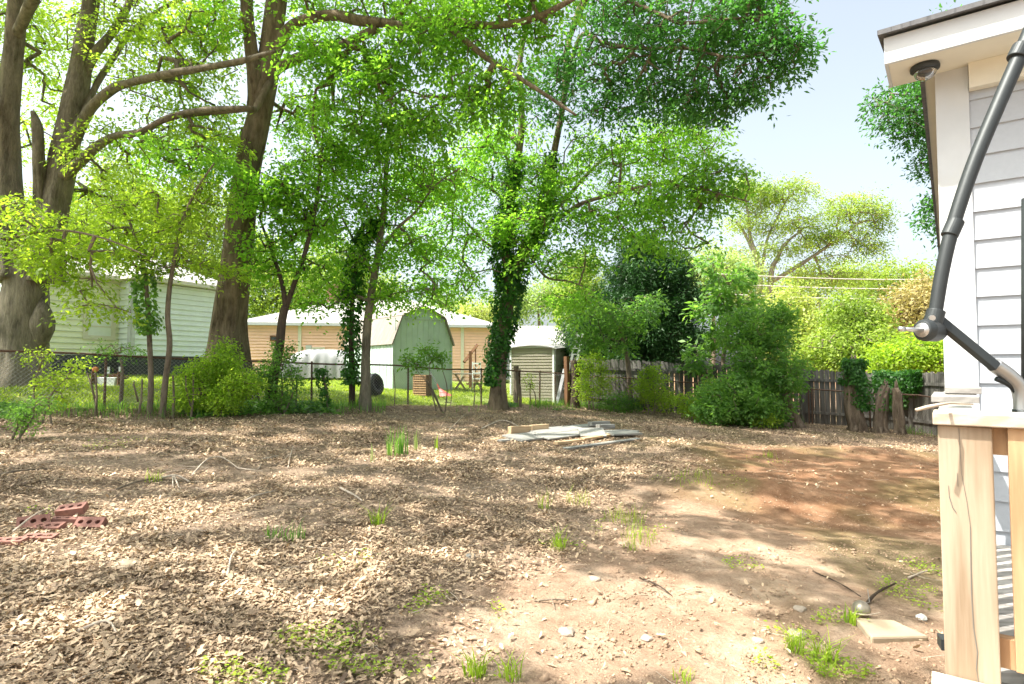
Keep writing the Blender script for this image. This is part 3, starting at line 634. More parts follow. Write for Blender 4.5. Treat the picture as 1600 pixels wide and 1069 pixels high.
# ------------------------------------------------------------------ fences
def fpt(A, B, s): return Vector(A) + (Vector(B) - Vector(A)) * s
def chain_fence(name, label, A, B, H, posts, rail_m, post_m, wire_m, dz=0, sag=.0, seed=1, cat='fence'):
    A = Vector(A); B = Vector(B); L = (B - A).length; d = (B - A) / L; rd = random.Random(seed)
    root = thing(name, label, cat, loc=(A.x, A.y, gzf(A.x, A.y)))
    def gp(s, h): q = A + d * s; return Vector((q.x, q.y, gzf(q.x, q.y) + h + dz))
    mb = MB(); n = int(L / .8); mb.tube([gp(L * i / n, H - sag * math.sin(i * 1.9)) for i in range(n + 1)], .021, 8); bl(root, mb.build('top_rail', rail_m, root, True))
    for s in posts:
        mb = MB(); l = rd.uniform(-.02, .02); mb.tube([gp(s, -.3), gp(s, H * .5) + Vector((l * .5, 0, 0)), gp(s, H + .05) + Vector((l, 0, 0))], .024, 8); bl(root, mb.build('post', post_m, root))
    st = .076; vv = []; nd = int((L + H) / st)
    A_, B_ = [], []
    for i in range(nd):
        s0 = i * st - H
        for sgn in (0, 1):
            k = 5; pr = None
            for j in range(k + 1):
                f = j / k; h = H * f if sgn == 0 else H * (1 - f); s = s0 + H * f
                if s < 0 or s > L: pr = None; continue
                p = gp(s, .02 + h * .97); p = p + Vector((d.y, -d.x, 0)) * (.03 * math.sin(s * 2.1 + h) + .02)
                if pr is not None: A_.append(pr); B_.append(p)
                pr = p
    A_ = np.array(A_); B_ = np.array(B_); segs(A_, B_, np.full(len(A_), .0021), np.full(len(A_), .0021), 'chain_mesh', wire_m, root, loc=-np.array(root.location), k=3)
    return root
def segs(A, B, ra, rb, name, mat, parent=None, loc=None, k=3, smooth=False):
    d = nrm(B - A); ref = np.where(np.abs(d[:, 2:3]) > .9, np.array([[1., 0, 0]]), np.array([[0, 0, 1.]])); a = nrm(np.cross(d, ref)); b = np.cross(d, a)
    V = []
    for P_, r in ((A, ra), (B, rb)):
        for i in range(k):
            ph = 2 * math.pi * i / k; V.append(P_ + (a * math.cos(ph) + b * math.sin(ph)) * r[:, None])
    V = np.stack(V, 1); n = len(A); base = np.arange(n)[:, None] * 2 * k
    Fq = np.concatenate([base + np.array([[i, (i + 1) % k, k + (i + 1) % k, k + i]]) for i in range(k)], 0)
    o = idxmesh(name, V.reshape(-1, 3), Fq, mat, parent, smooth)
    if loc is not None: o.location = loc
    return o
fL = float(np.linalg.norm(FB - FA)); e0 = Vector(FA - FD * 4.5)
def s_of(px):                                                        # distance along the chain fence from e0 for pixel column px
    k = (px - 800) / F; t = -(FA[0] - k * FA[1]) / (FD[0] - k * FD[1]); return t + 4.5
chain_fence('chain_link_fence', 'rusty chain link fence between the leafy yard and the green lawn', e0, FB, 1.06,
            [s_of(x) for x in (-60, 165, 335, 488, 638, 752, 812, 843, 868)], M['rust'], M['rust'], M['galv'])
W0 = Vector((P(893, 560, 20.6).x, 20.6)); W1 = Vector((P(1330, 560, 18.0).x, 18.0)); W2 = Vector((P(1420, 560, 17.0).x, 17.0)); W3 = Vector((P(1500, 560, 14.6).x, 14.6))
off = Vector((-.3, -.35))
chain_fence('rusty_wire_fence', 'sagging rusty chain link run in front of the long board fence', W0 + off, W1 + off, 1.06, [.1, 2.6, 5.0, 7.6, (W1 - W0).length - 1.0], M['rust'], M['rust'], M['rust'], sag=.02)
chain_fence('torn_wire_fence', 'short torn rusty chain link piece before the sunlit end of the board fence', W1 + off, W3 + Vector((-.45, -.15)), 1.06, [.8, 3.1], M['rust'], M['rust'], M['rust'], sag=.02)
def board_fence(name, label, pts, H, seed):
    rd = random.Random(seed); root = thing(name, label, 'fence', loc=(pts[0].x, pts[0].y, gzf(*pts[0])))
    mb = MB(); rails = MB()
    for A, B in zip(pts[:-1], pts[1:]):
        L = (B - A).length; d = (B - A) / L; n = Vector((d.y, -d.x)); s = 0
        while s < L - .08:
            wd = .138 + rd.uniform(-.004, .004); gap = rd.choice([.004, .008, .012, .018, .024]); h = H + rd.uniform(-.03, .02)
            q = A + d * (s + wd / 2); z0 = gzf(q.x, q.y) + .02; tl = rd.uniform(-.008, .008)
            pr = [(-wd / 2, 0), (wd / 2, 0), (wd / 2 + tl, h - .035), (wd / 2 - .03 + tl, h), (-wd / 2 + .03 + tl, h), (-wd / 2 + tl, h - .035)]
            mb.poly_prism([V2(q + d * a + n * rd.uniform(-.003, .003), z0 + b) for a, b in pr], (-n.x * .018, -n.y * .018, 0))
            s += wd + gap
        for hh in (.35, H - .30):
            n_ = max(2, int(L / 1.2)); 
            for i in range(n_):
                a, b = A + d * (L * i / n_) + n * .025, A + d * (L * (i + 1) / n_) + n * .025
                rails.beam((a.x, a.y, gzf(a.x, a.y) + hh), (b.x, b.y, gzf(b.x, b.y) + hh), .038, .085)
        k = int(L / 2.4) + 1
        for i in range(k):
            q = A + d * min(L, .1 + i * 2.4) + n * .075; pm = MB(); z0 = gzf(q.x, q.y); pm.box((q.x, q.y, z0 + H / 2), (.09, .09, H), (d.x, d.y, 0), (n.x, n.y, 0)); bl(root, pm.build('post', M['fence_wood'], root))
    bl(root, mb.build('pickets', M['fence_wood'], root)); bl(root, rails.build('rail', M['fence_wood'], root)); return root
board_fence('board_fence', 'long weathered grey dog eared board fence behind the shrubs', [W0, W1, W2], 1.66, 3)
board_fence('side_board_fence', 'sunlit end of the weathered board fence next to the pine post', [W2 + Vector((.02, -.03)), W3], 1.68, 4)
# ------------------------------------------------------------------ trees
UPV = np.array([0, 0, 1.0])
def sprays(tips, dirs, L, n, leafL, leafW, r, droop=.25, flat=.35, rnd=.45, thick=.10, elong=.55):
    Mn = len(tips); tips = np.repeat(tips, n, 0); d = np.repeat(dirs, n, 0); Lr = np.repeat(L * r.uniform(.65, 1.25, Mn), n)[:, None]
    a = d.copy(); a[:, 2] *= flat; a[:, 2] -= .12; a = nrm(a)
    tilt = np.repeat(r.normal(0, .35, (Mn, 3)), n, 0); b = nrm(np.cross(a, UPV + tilt)); nn = np.cross(b, a)
    u = r.uniform(-.1, 1, Mn * n)[:, None]; v = r.uniform(-1, 1, Mn * n)[:, None] * (1 - .45 * np.abs(u)); wv = r.normal(0, 1, Mn * n)[:, None]
    pos = tips + a * (u - .3) * Lr + b * v * elong * Lr + nn * wv * thick * Lr - UPV * droop * Lr * (u ** 2 + v ** 2 * .5)
    ld = nrm(a * .6 + b * np.sign(v) * .7 + r.normal(0, 1, pos.shape) * rnd - UPV * .3)
    ln = nrm(nn + r.normal(0, 1, pos.shape) * rnd * 1.1)
    l = leafL * r.uniform(.6, 1.3, len(pos))
    clv = np.repeat(r.uniform(0, 1, Mn), n) * .45 + r.uniform(0, 1, len(pos)) * .55
    return leaves_np(pos, ld, ln, l, l * leafW), clv
def grow(nodes, pts, r, step=.45, sag=.06):
    """attach each point to its nearest node; returns segments and directions at tips"""
    nodes = np.array(nodes, float); n0 = len(nodes); cap = n0 + len(pts) * 12
    X = np.zeros((cap, 3)); X[:n0] = nodes; par = np.full(cap, -1); cnt = n0
    dm = np.array([np.min(np.sum((nodes - p) ** 2, 1)) for p in pts]); tipi = []
    for p in pts[np.argsort(dm)]:
        dd = np.sum((X[:cnt] - p) ** 2, 1); j = int(np.argmin(dd)); D = math.sqrt(dd[j]); k = max(1, int(D / step)); q = X[j].copy()
        if cnt + k >= cap: break
        side = r.normal(0, 1, 3) * D * .07; side[2] = abs(side[2]) + D * sag
        for i in range(1, k + 1):
            f = i / k; X[cnt] = q + (p - q) * f + side * math.sin(math.pi * f); par[cnt] = j; j = cnt; cnt += 1
        tipi.append(j)
    w_ = np.zeros(cnt)
    for t_ in tipi: w_[t_] += 1
    for i in range(cnt - 1, n0 - 1, -1): w_[par[i]] += w_[i]
    idx = np.arange(n0, cnt); tipi = np.array(tipi)
    return X[:cnt], par[:cnt], w_, idx, tipi
def px_blob(px, py, Y, rx, ry, n, dep=None, s=1.0):
    c = P(px, py, Y); k = Y / F
    return (np.array(c), np.array([rx * k, dep or max(rx, ry) * k * .8, ry * k]), n)
def pts_in(blobs, r, dens=1.0):
    out = []
    for c, rad, n in blobs:
        n = max(1, int(n * dens)); v = nrm(r.normal(0, 1, (n, 3))) * r.uniform(0, 1, (n, 1)) ** .42; out.append(c + v * rad)
    return np.concatenate(out)
def tree(name, label, cat, trunks, blobs, leaf, bark, seed=1, group=None, spray=(.7, 45, .09, .5), r0=.006, droop=.25, flat=.35, crowns=None, seg=16, flute=0, lim_seg=8, rnd=.45, thick=.10, twig=None, gmax=.09, dens=1.0):
    """trunks: list of (points, radii, is_trunk); blobs foliage; crowns: optional second (blobs, leaf, spray)"""
    r = np.random.default_rng(seed)
    base = Vector(trunks[0][0][0]); root = thing(name, label, cat, group, loc=base); loc = -np.array(base)
    nodes = []
    def disp(f, ph): return 1
    tb = MB(); lb = MB()
    for ti, (pts, rad, ist) in enumerate(trunks):
        pp = cr(pts, 6); rr = np.interp(np.linspace(0, 1, len(pp)), np.linspace(0, 1, len(rad)), rad)
        if ist:
            a1, a2 = r.uniform(0, 6.28, 2)
            def disp(f, ph, a1=a1, a2=a2):
                return 1 + flute * (math.exp(-f * 7) * 1.6 * max(0, math.sin(ph * 5 + a1)) ** 1 + .10 * math.sin(ph * 3 + a2 + f * 4) + .06 * math.sin(ph * 7 + f * 9 + a1) + .05 * math.sin(f * 40 + ph * 2))
            tb.tube(pp, rr, 28 if rr[0] > .2 else seg, disp if flute else None)
        else:
            lb = MB(); lb.tube(pp, rr * .8, lim_seg, lambda f, ph: 1 + .07 * math.sin(f * 23 + ph * 2)); lb.build('limb', M[bark], root, True).location = loc
        nodes += [tuple(p) for p in (pp if not ist else pp[len(pp) // 3:])]
    o = tb.build('trunk', M[bark], root, True); o.location = loc
    sets = [(blobs, leaf, spray)] + (crowns or [])
    allp = [pts_in(b, r, dens) for b, _, _ in sets]; cat_p = np.concatenate(allp); lab = np.concatenate([np.full(len(p), i) for i, p in enumerate(allp)])
    dm = np.array([np.min(np.sum((np.array(nodes) - p) ** 2, 1)) for p in cat_p]); order = np.argsort(dm)
    X, par, w_, idx, tipi = grow(nodes, cat_p, r, step=spray[0] * .7); lab = lab[order][:len(tipi)]
    rad_ = np.minimum(r0 * np.sqrt(np.maximum(w_, 1)) * 1.15, gmax)
    pr = par[idx]; rb = rad_[idx]; n0 = idx[0] if len(idx) else 0
    ra = np.where(pr >= n0, rad_[pr], rb * 1.3)
    segs(X[pr], X[idx], ra, rb, 'twigs', M[twig or bark], root, loc, 5, True)
    for i, (b, lf, sp) in enumerate(sets):
        ti = tipi[lab == i]
        if not len(ti): continue
        d = nrm(X[ti] - X[par[ti]] + r.normal(0, .02, (len(ti), 3)))
        # a few extra leaves part way back along each twig
        V, cv = sprays(X[ti], d, sp[0], sp[1], sp[2], sp[3], r, droop, flat, rnd, thick)
        npmesh('crown', V, 4, M[lf], root, {'var': cv}).location = loc
    return root
def ivy_on(name, label, pts, rad, n, leafL, mat, seed, group=None, spread=.10, cat='ivy', f0=0, f1=1, hang=0, parent=None):
    r = np.random.default_rng(seed); pp = np.array([tuple(p) for p in cr(pts, 8)]); rr = np.interp(np.linspace(0, 1, len(pp)), np.linspace(0, 1, len(rad)), rad)
    f = r.uniform(0, 1, n) * (len(pp) - 1.001); i = f.astype(int); fr = (f - i)[:, None]; c = pp[i] * (1 - fr) + pp[i + 1] * fr; R_ = rr[i]
    ph = r.uniform(0, 2 * np.pi, n); o = np.stack([np.cos(ph), np.sin(ph), 0 * ph], 1)
    dens = .5 + .5 * np.sin(f * .9 + ph * 2 + seed); keep = r.uniform(0, 1, n) < .35 + .65 * dens; c, o, R_ = c[keep], o[keep], R_[keep]; n = len(c)
    off_ = np.abs(r.normal(0, spread, n)) * (1 + .5 * np.sin(c[:, 2] * 5 + 3 * np.arctan2(o[:, 1], o[:, 0]))); pos = c + o * (R_ + .01 + off_)[:, None]
    d = nrm(-UPV * .8 + o * .3 + r.normal(0, .45, (n, 3))); nn = nrm(o + UPV * .5 + r.normal(0, .35, (n, 3))); l = leafL * r.uniform(.6, 1.3, n)
    V = leaves_np(pos, d, nn, l, l * .85); 
    o_ = npmesh(name, V, 4, M[mat], parent, {'var': r.uniform(0, 1, n)})
    if parent is None: tag(o_, label, cat, group)
    else: o_.location = -parent.location
    return o_
def at(lst, Y): return [P(a, b, Y + (c[0] if c else 0)) for a, b, *c in lst]
def gbase(px, Y, dz=-.05): q = G(px, Y); return q + Vector((0, 0, dz))
# ---- big forked tree at the far left
Y1 = 13.6
tr1 = [([gbase(36, Y1, -.15), P(36, 560, Y1), P(38, 500, Y1), P(42, 440, Y1), P(40, 380, Y1)], [.66, .47, .47, .42, .42], True),
       ([P(22, 440, Y1), P(16, 360, Y1), P(10, 260, Y1), P(12, 170, Y1 - .2), P(22, 70, Y1 - .3), P(28, -10, Y1 - .5), P(40, -140, Y1 - 1), P(60, -300, Y1 - 1.5)], [.34, .32, .27, .22, .19, .18, .15, .10], True),
       ([P(58, 440, Y1), P(72, 370, Y1), P(90, 300, Y1 + .1), P(106, 210, Y1 + .2), P(122, 130, Y1 + .3), P(132, 60, Y1 + .4), P(142, 0, Y1 + .4), P(160, -160, Y1 + .2), P(190, -300, Y1)], [.34, .32, .29, .27, .24, .20, .18, .14, .08], True),
       (at([(64, 330, 0), (60, 250, -.25), (58, 200, -.3), (51, 174, -.3)], Y1), [.13, .12, .11, .04], True),
       (at([(112, 225), (140, 172, -.3), (175, 140, -.6), (202, 130, -.8), (262, 116, -1.2), (320, 106, -1.4), (375, 96, -1.7), (430, 80, -2)], Y1), [.19, .15, .12, .11, .10, .09, .08, .05], False),
       (at([(95, 275), (122, 256, -.2), (150, 230, -.4), (182, 212, -.6), (222, 206, -.9), (262, 184, -1.2), (320, 172, -1.5), (385, 168, -1.8)], Y1), [.2, .16, .12, .10, .085, .08, .075, .05], False),
       (at([(128, 120, .3), (150, 82, .4), (180, 45, .6), (204, 0, .8), (235, -80, 1)], Y1), [.18, .13, .12, .11, .08], False),
       (at([(132, 178, .2), (152, 130, .6), (178, 90, 1.0), (205, 50, 1.4), (260, 10, 1.8), (330, -20, 2)], Y1), [.10, .09, .085, .08, .07, .05], False),
       (at([(24, 60, -.3), (60, -20, -1.2), (110, -120, -2.5), (180, -260, -4)], Y1), [.16, .13, .10, .06], False),
       ([P(10, 200, Y1), P(-60, 100, Y1 - 1.5), P(-120, -60, Y1 - 3.5), P(-120, -300, Y1 - 5)], [.18, .15, .12, .07], False)]
bl1 = [px_blob(a, b, Y1 + dy, rx, ry, n) for a, b, dy, rx, ry, n in (
    (80, 60, 1, 90, 80, 90), (200, 60, .5, 80, 70, 90), (280, 150, 0, 90, 60, 90), (180, 240, 0, 80, 50, 60), (320, 60, 0, 70, 60, 80), (60, 180, 1.5, 60, 80, 50), (10, 60, 0, 40, 90, 40), (300, 230, -.5, 80, 40, 50), (230, 0, 1, 120, 50, 80), (100, 320, 1.5, 90, 40, 50), (220, 320, 1.5, 90, 45, 60))]
tree('forked_tree', 'thick grey double trunked tree at the far left with a broken stub', 'tree', tr1, bl1, 'leaf_young', 'bark_grey', 21, dens=0.8, spray=(.8, 46, .10, .5), flute=.55, lim_seg=12)
mb = MB(); bq = P(66, 505, Y1 - .1); mb.lathe(bq, [(.02, -.6), (.15, -.42), (.24, -.15), (.25, .05), (.17, .3), (.02, .6)], 20, (0, 0, 1)); ft = [o for o in bpy.data.objects if o.name == 'forked_tree'][0]; o = mb.build('burl', M['bark_grey'], ft, True); o.location = -ft.location
# ---- big leaning tree
Y2 = 13.9
tr2 = [([gbase(352, Y2, -.2), P(354, 560, Y2), P(357, 500, Y2), P(370, 400, Y2), P(377, 330, Y2), P(388, 250, Y2), P(402, 190, Y2), P(414, 130, Y2), P(424, 60, Y2), P(432, 0, Y2), P(444, -110, Y2 - .2), P(455, -260, Y2 - .5)],
        [.54, .41, .35, .33, .31, .29, .27, .26, .24, .23, .19, .12], True),
       (at([(403, 170), (398, 120, -.2), (391, 60, -.3), (386, 0, -.4), (392, -100, -.6), (380, -240, -.8)], Y2), [.20, .16, .14, .14, .11, .06], True),
       (at([(428, 85), (446, 52, -.1), (470, 33, -.3), (520, 24, -.6), (560, 32, -.9), (600, 36, -1.1), (640, 42, -1.3), (690, 32, -1.6), (760, 40, -2), (830, 30, -2.4), (900, -5, -2.8), (980, -60, -3)], Y2), [.20, .17, .155, .15, .14, .135, .13, .12, .10, .08, .06, .03], False),
       (at([(424, 115), (450, 98, -.1), (500, 78, -.4), (545, 66, -.7), (590, 44, -1.0)], Y2), [.17, .15, .14, .13, .11], False),
       (at([(425, 118), (400, 168, -.6), (385, 170, -1), (300, 178, -1.5), (262, 186, -1.8), (200, 215, -2.2)], Y2), [.10, .09, .085, .08, .07, .05], False),
       (at([(690, 32, -1.6), (760, 90, -2.2), (840, 140, -2.6), (900, 180, -3)], Y2), [.10, .07, .05, .03], False),
       (at([(440, -60, 0), (500, -160, -2), (560, -330, -4), (620, -700, -6)], Y2), [.18, .15, .12, .08], False),
       (at([(390, -100, -.6), (300, -220, -3), (230, -420, -5), (160, -900, -7)], Y2), [.12, .11, .09, .06], False)]
bl2 = [px_blob(a, b, Y2 + dy, rx, ry, n) for a, b, dy, rx, ry, n in (
    (500, 90, -1, 70, 50, 90), (600, 110, -1.2, 80, 50, 120), (700, 60, -1.6, 90, 60, 150), (480, 190, 1.2, 60, 60, 80), (560, 200, -.5, 80, 55, 120), (650, 190, -1, 80, 50, 110), (420, 290, -.8, 70, 40, 70), (340, 210, 1.0, 70, 45, 60), (290, 245, -1.8, 90, 35, 70), (480, 10, 0, 70, 40, 50), (620, -10, -1, 120, 40, 110), (800, 10, -2, 100, 60, 150), (340, 20, -.5, 60, 60, 50), (760, 140, -2, 70, 50, 100))]
tree('leaning_tree', 'big brown leaning tree whose long limb reaches right across the yard', 'tree', tr2, bl2, 'leaf_elm', 'bark_tan', 22, dens=0.62, spray=(.75, 46, .115, .5), flute=.4, lim_seg=14)
# ---- ivy clad tree in the middle (trunk to the sky, wide crown)
Y5 = 17.2
tr5 = [([gbase(777, Y5, -.1), P(778, 600, Y5), P(783, 540, Y5), P(792, 480, Y5), P(800, 430, Y5)], [.29, .22, .205, .20, .19], True),
       ([P(798, 440, Y5), P(790, 380, Y5), P(800, 300, Y5), P(815, 200, Y5), P(812, 100, Y5), P(830, 0, Y5), P(840, -120, Y5)], [.15, .13, .12, .10, .08, .07, .04], True),
       ([P(801, 440, Y5), P(824, 385, Y5), P(850, 340, Y5), P(862, 260, Y5), P(880, 160, Y5), P(890, 60, Y5), P(930, -60, Y5)], [.16, .14, .12, .10, .09, .07, .04], True),
       (at([(845, 350), (872, 342, -.5), (905, 320, -.9), (951, 305, -1.3), (1000, 293, -1.8), (1040, 287, -2), (1110, 300, -2.4), (1170, 315, -2.6)], Y5), [.10, .075, .07, .06, .055, .05, .04, .02], False),
       (at([(850, 340), (874, 322, .3), (915, 275, .6), (955, 240, .9), (1010, 215, 1.0), (1080, 200, 1)], Y5), [.10, .07, .065, .06, .05, .03], False),
       (at([(878, 170), (905, 60, -.8), (940, 66, -1.6), (972, 73, -2.4), (1020, 76, -3.0), (1077, 76, -3.4), (1150, 90, -4), (1230, 70, -4.4)], Y5), [.09, .075, .07, .065, .06, .05, .04, .02], False),
       (at([(890, 60), (930, -20, -1.6), (980, 0, -2.6), (1040, 26, -3.4), (1066, 36, -3.8), (1140, 30, -4.2), (1240, 20, -4.6)], Y5), [.08, .07, .065, .06, .055, .04, .02], False),
       (at([(800, 400), (760, 380, .4), (720, 340, .8), (680, 320, 1), (640, 318, 1.2)], Y5), [.06, .05, .04, .035, .02], False),
       (at([(806, 330), (760, 290, -.5), (700, 262, -1), (640, 240, -1.4)], Y5), [.06, .05, .04, .02], False),
       (at([(823, 392), (852, 432, -.5), (890, 440, -1), (930, 455, -1.4)], Y5), [.05, .04, .03, .015], False)]
b5a = [px_blob(a, b, Y5 + dy, rx, ry, n) for a, b, dy, rx, ry, n in (
    (700, 290, -.5, 90, 45, 150), (780, 230, 0, 80, 60, 150), (850, 290, -.5, 80, 50, 130), (820, 350, -.8, 70, 35, 90), (690, 370, .5, 90, 45, 110), (940, 340, -1, 80, 40, 110), (1040, 310, -1.8, 100, 38, 150), (1120, 290, -2.2, 60, 40, 90), (960, 250, 0, 90, 60, 170), (1060, 215, 0, 80, 50, 140), (870, 410, -.6, 80, 30, 70), (720, 440, 0, 70, 30, 50), (1040, 370, -1.4, 90, 30, 70), (900, 470, -1.6, 40, 26, 40))]
b5b = [px_blob(a, b, Y5 + dy, rx, ry, n) for a, b, dy, rx, ry, n in (
    (860, 130, -1, 80, 70, 140), (960, 60, -2, 90, 80, 190), (960, 150, -2, 70, 50, 110), (1060, 60, -3, 90, 70, 190), (1080, 140, -3, 80, 40, 120), (1160, 40, -4, 70, 60, 140), (1220, 70, -4.4, 50, 50, 90), (1170, 130, -4, 45, 35, 60), (1000, -60, -2, 160, 60, 200), (1110, 170, -3.4, 50, 25, 36), (1180, -40, -4, 90, 40, 90))]
t5 = tree('ivy_clad_tree', 'tall yard tree with dark ivy wrapping its forked trunk left of the lumber pile', 'tree', tr5, b5a, 'leaf_elm', 'bark_tan', 23, dens=0.66, spray=(.8, 40, .122, .5), crowns=[(b5b, 'leaf_oak', (.62, 32, .135, .42))], flute=.25, lim_seg=10)
ivy_on('ivy', '', at([(772, 600), (776, 560), (785, 520), (792, 480), (798, 445)], Y5), [.18, .22, .26, .32, .32], 5200, .10, 'leaf_ivy', 5, parent=t5, spread=.07)
ivy_on('ivy', '', at([(797, 450), (786, 410), (788, 370), (795, 320), (806, 250)], Y5), [.26, .24, .22, .20, .14], 5200, .10, 'leaf_ivy', 6, parent=t5, spread=.08)
ivy_on('ivy', '', at([(800, 450), (824, 392), (842, 355), (855, 300), (862, 240)], Y5), [.26, .24, .20, .16, .10], 4200, .10, 'leaf_ivy', 7, parent=t5, spread=.07)
# ---- tree with separate ivy column next to it
Y4 = 14.6
tr4 = [([gbase(571, Y4, -.1), P(571, 600, Y4), P(572, 540, Y4), P(577, 480, Y4), P(590, 400, Y4), P(600, 320, Y4), P(606, 220, Y4), P(615, 120, Y4)], [.16, .115, .105, .10, .085, .07, .05, .03], True),
       (at([(590, 400), (618, 360, -.2), (650, 330, -.4), (680, 290, -.8), (720, 262, -1.2)], Y4), [.06, .05, .04, .03, .02], False),
       (at([(577, 470), (620, 458, -.2), (660, 452, -.4)], Y4), [.03, .025, .015], False),
       (at([(584, 430), (555, 380, .2), (530, 330, .4), (510, 280, .6)], Y4), [.05, .04, .03, .02], False)]
b4 = [px_blob(a, b, Y4 + dy, rx, ry, n) for a, b, dy, rx, ry, n in (
    (600, 320, 0, 80, 50, 120), (530, 280, 0, 60, 50, 80), (660, 280, -.6, 70, 40, 80), (560, 400, 0, 70, 35, 70), (650, 390, -.4, 70, 30, 60), (600, 220, 0, 80, 50, 80), (500, 350, .4, 50, 40, 50), (640, 450, 0, 70, 18, 40), (520, 450, 0, 50, 25, 34), (490, 480, -.3, 30, 14, 14), (590, 468, .3, 60, 14, 26), (680, 468, -.4, 46, 12, 18))]
t4 = tree('slim_tree', 'slim grey trunked tree left of the garden shed with an ivy column beside it', 'tree', tr4, b4, 'leaf_mid', 'bark_grey', 24, dens=0.75, spray=(.62, 34, .105, .55), flute=.2)
sn4 = [gbase(551, Y4 + .15, -.05)] + at([(550, 600, .15), (549, 520, .15), (553, 440, .15), (565, 380, .15), (590, 345, .1)], Y4)
mb = MB(); mb.tube(cr(sn4), list(np.linspace(.09, .03, 41)), 10); root = thing('ivy_column', 'slender dead trunk thickly wrapped in ivy standing against the slim grey tree', 'ivy clad trunk', loc=sn4[0]); o = mb.build('trunk', M['bark_dark'], root, True); o.location = -Vector(sn4[0])
ivy_on('ivy', '', sn4[1:], [.10, .16, .19, .17, .12], 5200, .085, 'leaf_ivy', 8, parent=root, spread=.07)
# ---- small forked tree by the covered car
Y3 = 13.3
tr3 = [([gbase(424, Y3, -.1), P(426, 600, Y3), P(436, 545, Y3), P(441, 500, Y3), P(446, 478, Y3)], [.13, .115, .10, .09, .085], True),
       (at([(446, 480), (442, 450), (434, 420), (420, 380, .2), (405, 340, .4)], Y3), [.06, .05, .045, .035, .02], True),
       (at([(447, 480), (461, 440), (475, 400), (490, 340), (500, 270), (505, 200)], Y3), [.065, .055, .05, .045, .035, .02], True)]
b3 = [px_blob(a, b, Y3 + dy, rx, ry, n) for a, b, dy, rx, ry, n in ((430, 380, 0, 55, 35, 60), (480, 330, 0, 50, 50, 90), (420, 310, -.3, 55, 35, 60), (490, 420, 0, 45, 20, 34), (500, 250, 0, 50, 40, 60), (420, 420, 0, 40, 14, 18))]
tree('forked_sapling', 'small forked tree with dark Y shaped trunk in front of the tarp covered car', 'tree', tr3, b3, 'leaf_mid', 'bark_dark', 25, dens=0.8, spray=(.55, 32, .10, .55))
# ---- saplings along the fence at the left
Ys = 11.6
for i, (label, base, path, rads, blobs, ivy) in enumerate((
    ('slender sapling with an ivy sleeve in front of the aqua wall', 236, [(236, 600), (234, 540), (231, 480), (226, 430), (214, 380), (200, 340)], [.055, .05, .045, .04, .03, .02],
     ((180, 360, 0, 80, 22, 50), (215, 400, 0, 60, 22, 40), (140, 385, -.4, 90, 20, 50), (180, 340, .3, 90, 24, 46)), (231, 520, 227, 420)),
    ('bare curved grey sapling immediately left of the leaning tree', 256, [(258, 600), (265, 540), (262, 490), (268, 430), (285, 350), (305, 300), (335, 255)], [.06, .055, .05, .045, .035, .025, .015],
     ((280, 350, 0, 60, 30, 60), (310, 300, .2, 60, 30, 50), (260, 400, -.2, 70, 26, 50), (330, 420, .2, 50, 16, 20), (240, 310, .2, 80, 25, 40)), None),
    ('thin sapling with flat leafy top in front of the green house window', 190, [(190, 610), (191, 575), (187, 560), (180, 548)], [.04, .035, .02, .012],
     ((182, 545, 0, 34, 14, 22), (150, 470, -.3, 0.1, .1, 1)), None))):
    tr = [([gbase(base, Ys, -.06)] + at(path, Ys), rads, True)]
    bb = [px_blob(a, b, Ys + dy, rx, ry, n) for a, b, dy, rx, ry, n in blobs if n > 1]
    o = tree('sapling', label, 'sapling', tr, bb, 'leaf_lime' if i < 2 else 'leaf_shrub', 'bark_small', 30 + i, dens=.75, spray=(.5, 30, .10 if i < 2 else .07, .42), r0=.004, droop=.35, flat=.15)
    if ivy: ivy_on('ivy', '', at([(ivy[0], ivy[1]), (229, 480), (ivy[2], ivy[3])], Ys), [.09, .12, .10], 1100, .08, 'leaf_shrub', 9, parent=o, spread=.06)
# layered foreground boughs, one young tree standing left outside the fence line
Yb = 10.2
trb = [([gbase(-60, Yb, -.1), P(-58, 520, Yb), P(-50, 430, Yb), P(-30, 380, Yb), P(0, 350, Yb)], [.12, .10, .09, .07, .05], True),
       (at([(-40, 400), (20, 372, 0), (90, 360, 0), (160, 372, 0), (230, 400, 0)], Yb), [.04, .03, .025, .02, .01], False)]
bb = [px_blob(a, b, Yb + dy, rx, ry, n) for a, b, dy, rx, ry, n in ((40, 360, 0, 80, 28, 60), (110, 400, .2, 70, 26, 50), (60, 400, .2, 60, 24, 40), (150, 480, .2, 60, 12, 26), (120, 440, .3, 60, 16, 24), (30, 320, 0, 60, 20, 30))]
tree('young_tree', 'young tree leaning in from the left edge with flat layered sprays before the house', 'tree', trb, bb, 'leaf_lime', 'bark_small', 34, dens=.6, spray=(.5, 28, .10, .42), r0=.004, droop=.35, flat=.12)
# ---- oak bough behind the white house
Yo = 9.5
tro = [([gbase(1640, Yo, -.1), P(1640, 500, Yo), P(1630, 300, Yo), P(1600, 160, Yo), P(1560, 60, Yo)], [.25, .2, .18, .14, .10], True),
       (at([(1610, 200), (1540, 180, 0), (1470, 180, 0), (1410, 170, 0), (1370, 155, 0)], Yo), [.06, .05, .04, .025, .01], False),
       (at([(1625, 300), (1550, 270, 0), (1490, 275, 0)], Yo), [.05, .03, .01], False)]
bo = [px_blob(a, b, Yo + dy, rx, ry, n) for a, b, dy, rx, ry, n in ((1420, 150, 0, 60, 34, 46), (1440, 200, 0, 50, 30, 40), (1400, 185, 0, 40, 14, 10), (1470, 250, 0, 45, 24, 26), (1460, 320, 0, 30, 14, 12), (1465, 352, 0, 26, 12, 10), (1530, 150, .5, 80, 110, 80), (1480, 25, 0, 10, 6, 2), (1640, 60, .5, 90, 100, 60))]
